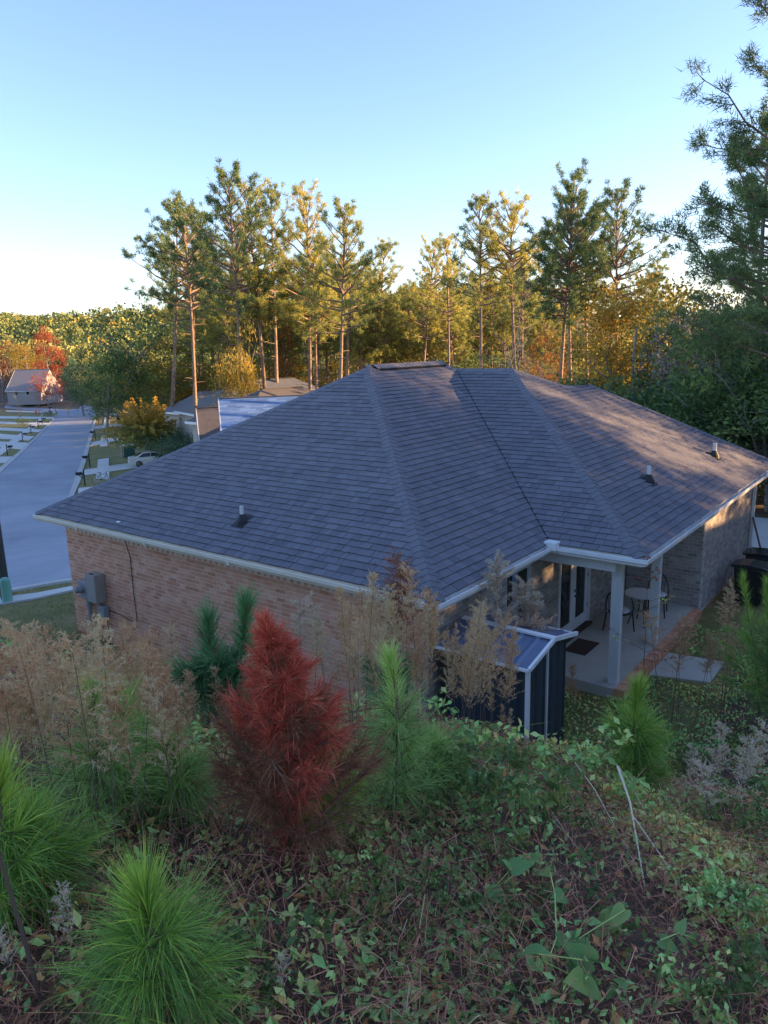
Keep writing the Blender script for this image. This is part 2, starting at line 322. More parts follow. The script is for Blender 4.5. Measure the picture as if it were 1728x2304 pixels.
road_rows = [((-560, 1412), (215, 1301)), ((-560, 1330), (215, 1270)), ((-560, 1230), (230, 1200)), ((-420, 1180), (240, 1150)), ((-260, 1150), (175, 1130)),
             ((-130, 1120), c1(1085, 1740)), ((-60, 1095), c1(1140, 1570)), (c1(0, 1420), c1(1210, 1385)), (c1(160, 1270), c1(1265, 1240)), (c1(330, 1110), c1(1330, 1030)), (c1(480, 960), c1(1375, 870)),
             (c1(650, 790), c1(1425, 720)), (c1(800, 615), c1(1462, 590)), (c1(880, 530), c1(1478, 500)), (c1(905, 490), c1(1490, 440)), (c1(880, 462), c1(1495, 405))]
ribbon('road', road_rows, m_asphalt, .035, 10, 4)
ribbon('road_bend', [(c1(70, 405), c1(70, 358)), (c1(400, 435), c1(330, 395)), (c1(700, 452), c1(760, 412)), (c1(880, 463), c1(1000, 428)), (c1(1100, 470), c1(1230, 415)), (c1(1495, 410), c1(1250, 350)), (c1(1500, 380), c1(1100, 338))], m_asphalt, .045, 6, 4)
# kerb and gutter strips
rk = [(a, b) for a, b in zip([c1(1060, 1815), c1(1140, 1570), c1(1210, 1385), c1(1265, 1240), c1(1330, 1030), c1(1375, 870), c1(1425, 720), c1(1462, 590), c1(1478, 500)],
                             [c1(1135, 1800), c1(1245, 1560), c1(1290, 1380), c1(1335, 1240), c1(1390, 1030), c1(1432, 870), c1(1470, 720), c1(1490, 590), c1(1500, 500)])]
ribbon('kerb', rk, m_kerb, .075, 2, 4, thick=.05)
lk = [(a, b) for a, b in zip([(-40, 1087), c1(0, 1330), c1(90, 1262), c1(195, 1165), c1(300, 1085), c1(420, 975), c1(560, 845), c1(720, 680), c1(840, 560), c1(875, 505)],
                             [(-40, 1103), c1(0, 1420), c1(160, 1270), c1(270, 1170), c1(350, 1095), c1(480, 960), c1(610, 828), c1(770, 650), c1(868, 545), c1(895, 505)])]
ribbon('kerb', lk, m_kerb, .075, 2, 4, thick=.05)
ribbon('kerb', [((-300, 1366), (-300, 1374)), ((0, 1329), (0, 1338)), ((215, 1301), (215, 1309))], m_kerb, .09, 2, 6, thick=.09)
ribbon('pavement', [((-300, 1386), (-300, 1402)), ((0, 1349), (0, 1363)), ((80, 1338), (80, 1350)), ((165, 1322), (165, 1331)), ((215, 1315), (215, 1323))], m_walk, .06, 2, 6, thick=.06)
ribbon('pavement', [(c1(-120, 1150), c1(-120, 1280)), (c1(0, 1040), c1(0, 1150)), (c1(190, 890), c1(190, 1010)), (c1(330, 790), c1(300, 910)), (c1(460, 700), c1(420, 800)), (c1(590, 600), c1(560, 690)), (c1(660, 500), c1(640, 600))], m_walk, .06, 3, 4, thick=.06)
for q in ([(-140, 1165), (-140, 1270), (80, 1262), (195, 1165)], [(-140, 920), (-140, 1000), (330, 1050), (470, 950)], [(-140, 798), (-140, 872), (455, 912), (540, 850)],
          [(-140, 708), (-140, 745), (605, 782), (655, 740)], [(-140, 613), (-140, 646), (725, 668), (765, 638)], [(-140, 530), (-140, 566), (825, 575), (875, 545)], [(90, 443), (90, 462), (860, 480), (860, 462)]):
    a, b, c, d = [c1(*p) for p in q]; ribbon('driveway', [(a, b), (d, c)], m_walk, .075, 2, 10, thick=.05)
for q in ([(115, 985), (100, 1055), (830, 950), (660, 903)], [(205, 640), (185, 690), (720, 585), (700, 548)], [(245, 440), (238, 478), (640, 432), (620, 410)], [(40, 1215), (30, 1290), (330, 1290), (330, 1190)], [(262, 280), (258, 296), (560, 300), (560, 284)]):
    a, b, c, d = [c2(*p) for p in q]; ribbon('driveway', [(a, b), (d, c)], m_walk, .075, 2, 10, thick=.05)
for q in ([(280, 858), (415, 838), (420, 1095), (255, 1100)], [(320, 562), (415, 550), (415, 685), (305, 692)], [(368, 282), (415, 280), (425, 455), (345, 455)]):
    a, b, c, d = [c2(*p) for p in q]; ribbon('pavement', [(a, b), (d, c)], m_walk, .065, 4, 8, thick=.05)

# ------------------------------------------------------------------ the brick house
ZE, PT = 2.9, .5558
A_, B_, C_, D_, E_ = [np.array(p, float) for p in ((-10.79, 0, ZE), (0, 0, ZE), (0, 3.63, ZE), (1.65, 3.63, ZE), (1.65, 14.83, ZE))]
P1 = np.array([-5.395, 5.395, ZE+PT*5.395]); P2 = np.array([-5.395, 8.39, P1[2]]); V_ = np.array([-5.08, 8.71, ZE+PT*5.08]); H_ = np.array([-3.43, 8.71, V_[2]])
G_ = np.array([-2.52, 11.35, ZE+PT*4.17]); W_ = np.array([-2.5, 10.03, ZE+PT*4.15])
house = thing('brick_house', 'red brick house with large charcoal shingle hip roof below the overgrown bank', 'house')
BRICKS = []          # (wall part, verts, tint, screen size)
def screen(P):
    d = np.asarray(P)-CAM; z = d@_f; return np.array([864+FPX*(d@_r)/z, 1152-FPX*(d@_u)/z]), z
def brick_wall(o, du, nrm, L, z0, z1, mats, openings=(), soldier=True, footing=False, see=True):
    """face starts at o, runs along du for L; bricks are proud of a mortar body 14 mm behind"""
    o = np.array(o, float); du = np.array(du, float); nrm = np.array(nrm, float); mb = MB(); wm, mm = mats
    def slab(u0, u1, a, b):
        if u1-u0 < .005 or b-a < .005: return
        p = o+du*u0-nrm*.006; q = o+du*u1-nrm*.20
        mb.box((min(p[0], q[0]), min(p[1], q[1]), a), (max(p[0], q[0]), max(p[1], q[1]), b))
    u = 0
    for (a, b, c, d) in sorted(openings):
        slab(u, a, z0, z1); slab(a, b, z0, c); slab(a, b, d, z1); u = b
    slab(u, L, z0, z1)
    wall = mb.build('wall', mm, house)
    ch, bl, j = .0813, .2032, .0135; Vs = []; Fs = []; Ts = []; n = 0
    def brick(u0, u1, a, b, rec=0.):
        if u1-u0 < .03: return
        jt = rng.normal(0, .0012)-rec; f = o+nrm*jt; bk = -nrm*(.03-rec if rec < .02 else .002)
        P = [f+du*u0, f+du*u1, f+du*u1, f+du*u0]; P = [np.array([p[0], p[1], z]) for p, z in zip(P, (a, a, b, b))]
        V = np.array(P+[p+bk for p in P]); BR.append((V, float(np.clip(.12+.72*rng.beta(2.2, 2.2)+tb, 0, 1))))
    BR = []; tb = 0
    zt = z1-(.213 if soldier else 0); k = 0; z = z0+.004
    while z+ch-j <= zt+.01:
        u = -(.1016 if k % 2 else 0.)
        while u < L:
            a, b = max(u, 0), min(u+bl-j, L); segs = [(a, b)]
            for (oa, ob, oc, od) in openings:
                if z+ch > oc and z < od:
                    ns = []
                    for (s, e) in segs:
                        if e <= oa or s >= ob: ns.append((s, e))
                        else:
                            if s < oa-.03: ns.append((s, oa-.008))
                            if e > ob+.03: ns.append((ob+.008, e))
                    segs = ns
            for s, e in segs: brick(s, e, z, z+ch-j)
            u += bl
        z += ch; k += 1
    if soldier:
        u = 0; k = 0
        while u < L-.05:
            if not any(oa-.04 < u < ob and od > z1-.15 for oa, ob, oc, od in openings): brick(u, min(u+.0813-j, L), z+.002, z1-.004, .022 if k % 2 else 0)
            u += .0813; k += 1
    if footing:
        f = MB(); p = o+nrm*.02; q = o+du*L-nrm*.1; f.box((min(p[0], q[0]), min(p[1], q[1]), z0-.5), (max(p[0], q[0]), max(p[1], q[1]), z0)); f.build('footing', m_clay, wall)
    for V, t in BR:
        s, dpt = screen(V[:4]) if False else (None, None)
        BRICKS.append((wall, V, t, wm, see))
    return wall
BF = np.array([[0,1,2,3],[1,5,6,2],[4,0,3,7],[3,2,6,7],[0,4,5,1]])
ZS = 2.70
brick_wall((-10.39, .40, 0), (1, 0, 0), (0, -1, 0), 9.84, .03, ZS, (m_brick, m_mortar), footing=True)
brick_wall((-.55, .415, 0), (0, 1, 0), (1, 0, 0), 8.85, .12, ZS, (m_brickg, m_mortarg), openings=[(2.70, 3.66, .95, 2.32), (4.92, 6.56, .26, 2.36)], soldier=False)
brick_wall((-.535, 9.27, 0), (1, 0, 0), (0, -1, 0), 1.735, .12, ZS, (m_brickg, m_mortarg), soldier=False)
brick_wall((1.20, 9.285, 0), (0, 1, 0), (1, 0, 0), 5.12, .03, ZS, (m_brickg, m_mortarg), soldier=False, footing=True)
# the 300 bricks that show largest are objects, the others one joined part per wall
def scr_area(V):
    out = []
    for p in V[:4]:
        d = p-CAM; z = d@_f
        out.append((864+FPX*(d@_r)/z, 1152-FPX*(d@_u)/z))
    (x0, y0), (x1, y1), (x2, y2), (x3, y3) = out
    ar = abs((x2-x0)*(y3-y1)-(x3-x1)*(y2-y0))/2
    inn = 0 < out[0][0] < 1728 and 0 < out[0][1] < 2304
    hid = out[0][1] > 1400 and 330 < out[0][0] < 1200
    return ar if inn and not hid else 0
order = sorted(range(len(BRICKS)), key=lambda i: -scr_area(BRICKS[i][1])); single = set(order[:290]); groups = {}
for i, (wl, V, t, wm, see) in enumerate(BRICKS):
    if i in single: np_obj('brick', V, BF, wm, wl, tint=[t]*8)
    else: groups.setdefault(wl.name, (wl, wm, [], []))[2].append(V); groups[wl.name][3].append(t)
for wl, wm, Vs, Ts in groups.values():
    n = len(Vs); o = np_obj('brickwork', np.concatenate(Vs), (BF[None]+np.arange(n)[:, None, None]*8).reshape(-1, 4), wm, wl, tint=np.repeat(Ts, 8)); o['kind'] = 'stuff'
# walls nobody sees from the bank, plain
for a, b in (((-10.385, .60, 0), (-10.2, 13.4, ZS)), ((-10.2, 13.2, 0), (-3, 13.4, ZS)), ((-3, 13.2, 0), (-2.8, 14.4, ZS)), ((-2.8, 14.22, 0), (1.0, 14.42, ZS)), ((1.0, 14.38, .03), (1.19, 14.42, ZS))):
    MB().box(a, b).build('wall', m_mortar, house)
# soffit, fascia
SO = MB()
SO.add([(-10.75, .04, 2.705), (-.04, .04, 2.705), (-.04, .7, 2.705), (-10.75, .7, 2.705)], [(3, 2, 1, 0)])
SO.add([(-.9, .7, 2.705), (-.04, .7, 2.705), (-.04, 3.67, 2.705), (-.9, 3.67, 2.705)], [(3, 2, 1, 0)])
SO.add([(-.9, 3.67, 2.705), (1.61, 3.67, 2.705), (1.61, 14.79, 2.705), (-.9, 14.79, 2.705)], [(3, 2, 1, 0)])
SO.add([(-10.75, .7, 2.705), (-9.9, .7, 2.705), (-9.9, 13.75, 2.705), (-10.75, 13.75, 2.705)], [(3, 2, 1, 0)])
SO.build('soffit', m_soffit, house)
def off(path, o, z):
    """offset the eave path outwards by o with mitres"""
    P = [np.array(p[:2], float) for p in path]; out = []
    for i, p in enumerate(P):
        ns = []
        if i > 0: d = P[i]-P[i-1]; ns.append(np.array([d[1], -d[0]])/np.linalg.norm(d))
        if i < len(P)-1: d = P[i+1]-P[i]; ns.append(np.array([d[1], -d[0]])/np.linalg.norm(d))
        v = ns[0] if len(ns) == 1 else ns[0]+ns[1]
        out.append(np.array([p[0]+v[0]*o, p[1]+v[1]*o, z]))
    return out
EP = [A_, B_, C_, D_, E_]
def sweep(prof, i, closed=True, ext=0):
    rows = [off(EP, o, z) for o, z in prof]; V = [r[i] for r in rows]+[r[i+1] for r in rows]; n = len(prof); mb = MB()
    F = [(k, (k+1) % n, n+(k+1) % n, n+k) for k in range(n if closed else n-1)]+([tuple(range(n))[::-1], tuple(range(n, 2*n))] if closed else [])
    return mb.add(V, F)
for i in range(4):
    sweep([(-.05, 2.70), (-.022, 2.70), (-.022, 2.885), (-.05, 2.885)], i).build('fascia', m_trim, house)
GP = [(-.018, 2.855), (-.018, 2.745), (.075, 2.745), (.085, 2.775), (.115, 2.80), (.118, 2.865), (.105, 2.868), (.104, 2.852), (.108, 2.85), (.104, 2.806), (.074, 2.782), (.066, 2.752), (-.010, 2.752), (-.010, 2.855)]
GUT = []
for i in range(4):
    g = sweep(GP, i).build('gutter', m_white if i else m_trim, house); GUT.append(g)
    a, b = EP[i], EP[i+1]; d = b-a; L = np.linalg.norm(d); d = d/L; nn = np.array([d[1], -d[0], 0])
    if i == 0: continue
    k = .35
    while k < L-.2:
        p = a+d*k; h = MB(); p0 = p+nn*(-.006); p1 = p+nn*.112
        h.box((min(p0[0], p1[0])-abs(d[0])*.014, min(p0[1], p1[1])-abs(d[1])*.014, 2.846), (max(p0[0], p1[0])+abs(d[0])*.014, max(p0[1], p1[1])+abs(d[1])*.014, 2.8515)); h.build('hanger', m_white, g); k += .62
# mitre box at the inner corner, seams on the long gutter, downspout at the far corner
MB().box((-.03, 3.46, 2.80), (.20, 3.655, 2.95)).build('mitre_box', m_white, house, bevel=.008)
for x in (-9.0, -6.6, -4.2):
    MB().box((x-.03, -.125, 2.748), (x+.03, -.119, 2.862)).build('gutter_seam', m_trim, GUT[0])
ds = MB(); ds.box((1.215, 14.22, .15), (1.29, 14.32, 2.52)); ds.bar((1.252, 14.27, 2.50), (1.72, 14.27, 2.76), .075, .06); ds.bar((1.252, 14.27, .2), (1.5, 14.27, .08), .075, .06); ds.build('downspout', m_white, house)
# roof deck
roofmb = MB()
for poly in ((A_, B_, P1), (B_, C_, V_, P2, P1), (C_, D_, H_, V_), (D_, E_, G_, W_, H_)):
    roofmb.add([p-np.array([0, 0, .012]) for p in poly], [tuple(range(len(poly)))])
NW = np.array([-10.79, 13.79, ZE])
for poly in ((A_, P1, P2, NW), (NW, P2, V_, H_, W_, np.array([-2.5, 13.79, ZE])), (W_, G_, np.array([-6., 11.35, G_[2]]), np.array([-6., 10.03, W_[2]-.2])), (G_, E_, np.array([-6., 14.83, ZE]), np.array([-6., 11.35, G_[2]]))):
    roofmb.add([p-np.array([0, 0, .012]) for p in poly], [tuple(range(len(poly)))[::-1]])
roof = roofmb.build('roof', m_deck, house)
EX = .1435
SH = []
def shingle_plane(poly, eave_a, eave_b, seed):
    """random-width tabs in courses from the eave up, cut to the plane's outline"""
    r = np.random.default_rng(seed); ea = np.array(eave_a); U = np.array(eave_b)-ea; U = U/np.linalg.norm(U)
    cen = np.mean(poly, axis=0); n0 = np.cross(U, cen-ea); n0 /= np.linalg.norm(n0); n0 = n0 if n0[2] > 0 else -n0
    S = np.cross(n0, U); S = S if S[2] > 0 else -S
    Q = [((p-ea)@U, (p-ea)@S) for p in poly]; smax = max(q[1] for q in Q)
    def slc(s):
        xs = []
        for k in range(len(Q)):
            (u0, s0), (u1, s1) = Q[k], Q[(k+1) % len(Q)]
            if (s0 <= s) != (s1 <= s): xs.append(u0+(u1-u0)*(s-s0)/(s1-s0))
        xs.sort(); return [(xs[k], xs[k+1]) for k in range(0, len(xs)-1, 2)]
    s = -.028; c = 0
    while s < smax-.02:
        s1 = s+EX; a = slc(max(s, .004)); b = slc(min(s1, smax-.004)); 
        if len(a) != len(b): b = a if len(a) else b; a = a if len(a) else b
        for (a0, a1), (b0, b1) in zip(a, b):
            u = min(a0, b0)-r.uniform(0, .3); hi = max(a1, b1); lo = min(a0, b0)
            while u < hi:
                wd = r.choice([.10, .14, .18, .22, .26, .30], p=[.1, .17, .23, .22, .17, .11]); u1 = u+wd
                gap = .007
                bl, br = max(u, a0), min(u1-gap, a1); tl, tr = max(u, b0), min(u1-gap, b1)
                if (br > bl or tr > tl):
                    if br <= bl: br = bl = np.clip(bl, a0, a1)
                    if tr <= tl: tl = tr = np.clip((tl+tr)/2, min(b0, b1), max(b0, b1))
                    hb = .017+r.choice([0, .006], p=[.45, .55])+r.normal(0, .0008); ht = .002; drop = r.normal(0, .0025)
                    T = lambda uu, ss, h: ea+U*uu+S*ss+n0*h
                    Vv = np.array([T(bl, s+drop, hb), T(br, s+drop, hb), T(tr, s1+.012, ht), T(tl, s1+.012, ht), T(bl, s+drop, -.004), T(br, s+drop, -.004), T(tr, s1, -.004), T(tl, s1, -.004)])
                    SH.append((Vv, float(np.clip(.3+.55*r.beta(2., 2.2), 0, 1))))
                u = u1
        s = s1; c += 1
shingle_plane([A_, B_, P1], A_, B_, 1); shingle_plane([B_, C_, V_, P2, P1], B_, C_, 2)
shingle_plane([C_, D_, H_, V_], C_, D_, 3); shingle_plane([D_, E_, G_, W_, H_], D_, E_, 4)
SF = np.array([[0,1,2,3],[0,4,5,1],[1,5,6,2],[4,0,3,7]])
def flipfix(V):
    n = np.cross(V[1]-V[0], V[3]-V[0]); return n[2] > 0
order = sorted(range(len(SH)), key=lambda i: -scr_area(SH[i][0])); single = set(order[:290]); rest = []
for i, (V, t) in enumerate(SH):
    F = SF if flipfix(V) else SF[:, ::-1]
    if i in single: np_obj('shingle', V, F, m_shingle, roof, tint=[t]*4+[0]*4)  # lower edges tinted dark: asphalt edge plus the painted course shadow
    else: rest.append((V, F, t))
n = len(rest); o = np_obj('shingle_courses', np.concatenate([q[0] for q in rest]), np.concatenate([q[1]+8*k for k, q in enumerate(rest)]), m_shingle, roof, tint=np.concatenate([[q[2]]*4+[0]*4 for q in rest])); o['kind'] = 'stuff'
def caps(name, a, b, n1, n2, wd=.15, label=None):
    """folded cap shingles from a (low) to b, lying on planes with normals n1, n2"""
    a = np.array(a); b = np.array(b); d = b-a; L = np.linalg.norm(d); d /= L
    w1 = np.cross(d, n1); w1 *= np.sign(w1@(-n2)) or 1; w1 = np.cross(n1, d); 
    w1 = w1 if w1@n2 < 0 else -w1
    w2 = np.cross(n2, d); w2 = w2 if w2@n1 < 0 else -w2
    # w1 lies in plane 1 pointing away from the line, w2 in plane 2
    m = unit(n1+n2); Vs = []; Fs = []; Ts = []; s = -.02; k = 0
    while s < L-.02:
        e = min(s+EX+.02, L+.02); h0 = .028; h1 = .018; t = rng.uniform(0, 1)
        wv = wd*(1+rng.normal(0, .02))
        p0 = a+d*s+m*h0; p1 = a+d*e+m*h1
        l0 = a+d*s-w1*0+unit(w1)*wv+n1*(h0-.008); l1 = a+d*e+unit(w1)*wv+n1*(h1-.008); r0 = a+d*s+unit(w2)*wv+n2*(h0-.008); r1 = a+d*e+unit(w2)*wv+n2*(h1-.008)
        V = [l0, p0, r0, l1, p1, r1, l0-n1*.02, p0-m*.016, r0-n2*.02, l1-n1*.02, r1-n2*.02]; o_ = len(Vs)
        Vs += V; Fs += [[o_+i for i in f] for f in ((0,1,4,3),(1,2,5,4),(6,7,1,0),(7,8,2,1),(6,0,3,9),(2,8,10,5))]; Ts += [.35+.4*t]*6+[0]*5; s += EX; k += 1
    o = np_obj(name, np.array(Vs), np.array(Fs), m_cap, roof, tint=Ts)
    return o
nAB = unit(np.array([0, -PT, 1.])); nX = unit(np.array([PT, 0, 1.])); nN = unit(np.array([0, PT, 1.])); nW = unit(np.array([-PT, 0, 1.]))
caps('hip_cap', A_, P1, nW, nAB); caps('hip_cap', B_, P1, nAB, nX); caps('hip_cap', D_, H_, nAB, nX); caps('hip_cap', E_, G_, nX, nN)
caps('hip_cap', W_, H_, nX, nN); caps('ridge_cap', V_, H_, nAB, nN); caps('hip_cap', V_, P2, nX, nN)
# ridge vent with caps
rv = MB(); up = np.array([0, 0, 1.])
for (q, s) in ((nX, 1), (nW, -1)):
    a = P1+np.array([s*.16, .28, -.16*PT]); b = P2+np.array([s*.16, .05, -.16*PT]); 
    rv.add([a+q*.006, b+q*.006, b+q*.05, a+q*.05, P1+np.array([0, .28, .055]), P2+np.array([0, .05, .055])], [(0, 1, 2, 3), (3, 2, 5, 4)])
rv.build('ridge_vent', m_black, roof)
c = caps('ridge_cap', P1+np.array([0, .2, .045]), P2+np.array([0, .1, .045]), nX, nW, .17)
# valley line
vm = MB(); v0 = C_+np.array([0, 0, .016]); v1 = V_+np.array([0, 0, .016]); vm.bar(v0+up*.004, v1+up*.004, .018, .006); vm.build('valley_cut', m_deck, roof)
# vent pipes
def vent(x, y, nrm, h, rad):
    z = ZE+PT*(y if nrm[1] < 0 else 1.65-x); g = MB(); nrm = np.array(nrm); s = unit(np.cross(nrm, np.cross(up, nrm)));
    s = s if s[2] > 0 else -s; u_ = np.cross(s, nrm); b = np.array([x, y, z])
    pl = [b+u_*i*.15+s*j+nrm*.018 for i, j in ((-1, -.17), (1, -.17), (1, .2), (-1, .2))]
    g.add(pl+[p-nrm*.006 for p in pl], [(0, 1, 2, 3), (0, 4, 5, 1), (1, 5, 6, 2), (3, 7, 4, 0)])
    g.lathe([(.13, -.06), (.115, .03), (rad+.022, .12), (rad+.008, .15)], b); ob = g.build('vent_boot', m_boot, roof, smooth=False)
    MB().lathe([(rad, -.05), (rad, h), (rad-.008, h), (rad-.008, h-.05)], b, 16).build('vent_pipe', m_pvc, ob, smooth=False)
vent(-4.69, .70, nAB, .30, .036); vent(.71, 11.76, nX, .34, .05); vent(.57, 7.11, nX, .32, .04)
sc_ = MB(); sc_.add([np.array([-7.9, .13, ZE+.13*PT])+np.array(p) for p in ((0,0,.03),(.10,.02,.03),(.11,.06,.05),(.01,.04,.05))], [(0,1,2,3)]); sc_.build('shingle_scrap', m_white, roof)
# ---- porch
sl = MB(); sl.box((-.53, 4.12, -.25), (1.10, 9.255, .20)); sl.build('porch_slab', m_concrete, house)
y = 4.12; k = 0
while y < 9.18:
    b = np.array([[1.105, y, .115], [1.105, y+.062, .115], [1.285, y+.062, .115], [1.285, y, .115]]); V = np.vstack([b+[0, 0, -.3], b+[0, 0, .088+rng.normal(0, .0015)]])
    np_obj('brick', V, np.array([[4,5,6,7],[0,4,7,3],[1,2,6,5],[3,7,6,2],[0,1,5,4]])[:, ::-1], m_brick, house, tint=[rng.uniform(.05, .6)]*8); y += .0735; k += 1
bm_ = MB(); bm_.box((1.0-.10, 3.98, 2.44), (1.08, 9.262, 2.70)); bm_.box((-.545, 3.98, 2.44), (.895, 4.14, 2.70)); bm_.build('porch_beam', m_white, house)
for y0 in (4.30, 6.52):
    c = MB(); c.box((.905, y0, .20), (1.075, y0+.17, 2.438)); o = c.build('column', m_white, house, bevel=.006)
    MB().box((.90+.12, y0-.004, .21), (1.08-.004+.004, y0-.0005, 2.43)).build('column_trim', m_white, o); MB().box((1.0765, y0+.02, .21), (1.082, y0+.06, 2.43)).build('column_trim', m_white, o)
# french door (two leaves) in a shallow reveal
dr = MB(); x0 = -.555
for (a, b, c, d) in ((5.335, 5.385, .26, 2.36), (6.925, 6.975, .26, 2.36), (5.385, 6.925, 2.30, 2.36)):
    dr.box((-.64, a, c), (-.535, b, d))
door_frame = dr.build('door_frame', m_white, house, bevel=.004)
MB().box((-.62, 5.34, .20), (-.46, 6.97, .262)).build('door_sill', m_mat, house)
for s, (a, b) in enumerate(((5.387, 6.152), (6.158, 6.923))):
    lf = MB(); x1, x2 = -.625, -.58
    lf.box((x1, a, .266), (x2, a+.13, 2.298)); lf.box((x1, b-.13, .266), (x2, b, 2.298)); lf.box((x1, a+.13, .266), (x2, b-.13, .50)); lf.box((x1, a+.13, 2.15), (x2, b-.13, 2.298))
    o = lf.build('door', m_white, house, bevel=.004); MB().box((-.608, a+.131, .501), (-.600, b-.131, 2.149)).build('glass', m_glass, o)
    if s: 
        hh = MB(); hh.lathe([(.03, 0), (.03, .012)], (0, 0, 0), 12); kx = [(p[2]-.58, 6.225+p[0], 1.16+p[1]) for p in hh.v]; hh.v = kx; hh.box((-.578, 6.215, 1.02), (-.545, 6.235, 1.06)); hh.box((-.56, 6.215, 1.03), (-.545, 6.33, 1.05)); hh.build('door_handle', m_darkmetal, o)
        for z in (.6, 1.3, 2.0): MB().box((-.582, b-.012, z), (-.572, b+.012, z+.10)).build('hinge', m_darkmetal, o)
# window on the side wall
wf = MB()
for a, b, c, d in ((3.118, 3.165, .955, 2.315), (4.025, 4.072, .955, 2.315), (3.165, 4.025, 2.268, 2.315), (3.165, 4.025, .955, 1.002), (3.165, 4.025, 1.62, 1.655)): wf.box((-.64, a, c), (-.575, b, d))
wn = wf.build('window', m_white, house); MB().box((-.625, 3.166, 1.003), (-.615, 4.024, 2.267)).build('glass', m_glass, wn); 
MB().box((-.60, 3.40, 1.003), (-.592, 3.62, 2.267)).build('sky_reflection', mat('reflected_sky_blue', (.20,.27,.38), .7), wn)  # blue panel painting the sky's reflection on the glass
MB().box((-.57, 3.09, .87), (-.50, 4.10, .945)).build('window_sill', m_mortarg, wn)
# ---- electric service on the end wall
me_ = MB(); me_.box((-9.80, .20, 1.02), (-9.43, .392, 1.42)); meter = me_.build('meter_box', m_metalgrey, house, bevel=.012)
g = MB(); g.lathe([(.088, 0), (.088, .05), (.075, .055), (.07, .15), (.045, .17)], (0, 0, 0), 18); g.v = [(-9.63+p[0], .198-p[2], 1.24+p[1]) for p in g.v]; g.build('meter_dial', m_metalgrey, meter)
MB().box((-9.34, .14, 1.02), (-8.98, .393, 1.66)).build('breaker_box', m_tan, house, bevel=.008)
MB().box((-9.23, .17, 1.661), (-9.12, .22, 1.672)).build('box_hub', m_darkmetal, house)
cn = MB(); cn.lathe([(.045, -.15), (.045, .78), (.06, .78), (.06, .98), (.045, .98), (.045, 1.02)], (-9.60, .32, 0), 14); cn.build('conduit', m_conduit, house)
MB().box((-9.16, .25, .66), (-8.93, .392, .93)).build('cable_box', m_conduit, house, bevel=.01)
cb = MB(); cb.tube([(-8.02, .384, 2.69), (-7.98, .382, 2.4), (-7.90, .384, 2.2), (-7.91, .384, 1.4), (-7.89, .384, .78), (-8.1, .384, .74), (-8.5, .384, .80), (-8.94, .384, .82)], .008, 5); cb.build('cable', m_dark, house)
cb = MB(); cb.tube([(-9.22, .37, 1.05), (-9.22, .37, .2), (-9.22, .37, -.2)], .008, 5); cb.tube([(-9.0, .35, .70), (-9.0, .36, .3), (-8.98, .36, -.2)], .014, 5); cb.build('cable', m_dark, house)
# ---- things on the porch
dm = MB(); dm.box((-.36, 5.22, .203), (.10, 5.98, .216)); tag(dm.build('door_mat', m_mat), 'dark brown doormat lying on the concrete porch', 'doormat')
pt = thing('patio_table', 'small round patio table with pale top and dark metal legs on the porch', 'table', (.42, 7.55, .203))
MB().lathe([(.36, .68), (.38, .69), (.38, .71), (.36, .72)], (0, 0, 0), 28).build('table_top', m_cushion, pt)
for k in range(4):
    a = k*math.pi/2+.6; MB().tube([(.24*math.cos(a), .24*math.sin(a), .69), (.16*math.cos(a), .16*math.sin(a), .35), (.28*math.cos(a), .28*math.sin(a), 0)], .014, 6).build('leg', m_darkmetal, pt)
def chair(loc, rz, label):
    t = thing('patio_chair', label, 'chair', loc, rz, 'porch chairs')
    for x in (-.2, .2):
        MB().tube([(x*.9, -.2, .43), (x*1.1, -.24, 0)], .016, 6).build('leg', m_darkmetal, t); MB().tube([(x*.9, .2, .43), (x*1.05, .26, 0)], .016, 6).build('leg', m_darkmetal, t)
    s = MB(); s.lathe([(.21, .42), (.235, .43), (.235, .45), (.2, .455)], (0, 0, 0), 20); s.build('seat', m_darkmetal, t)
    MB().lathe([(.2, .457), (.215, .475), (.2, .50), (.1, .51)], (0, 0, 0), 20).build('cushion', m_cushion, t, smooth=True)
    arc = [(.23*math.cos(u), .17+.06*math.sin(u), .45+.48*math.sin(u)) for u in np.linspace(0, math.pi, 13)]; MB().tube(arc, .014, 6).build('back_hoop', m_darkmetal, t)
    for x in (-.15, -.09, -.03, .03, .09, .15):
        zt = .45+.48*math.sqrt(max(0, 1-(x/.23)**2)); MB().tube([(x*.8, .17, .45), (x, .17+.06*(zt-.45)/.48, zt)], .007, 5).build('spindle', m_darkmetal, t)
chair((.18, 6.86, .203), R(160), 'dark hoop-backed patio chair with white cushion facing the french door')
chair((.50, 8.35, .203), R(10), 'dark hoop-backed patio chair with white cushion behind the round table')
# ---- walk slabs in front of the porch
for q in ([(1.30, 5.45), (2.35, 5.75), (2.35, 6.85), (1.30, 6.72)],):
    p = MB(); z = max(float(H(*c)) for c in q)+.03; p.prism(q, z-.25, z, 'z'); tag(p.build('path', m_concrete), kind='structure')
# driveway behind the far corner
p = MB(); p.box((-3.0, 16.2, -.3), (9.5, 20.5, .04)); tag(p.build('driveway', m_walk), kind='structure')
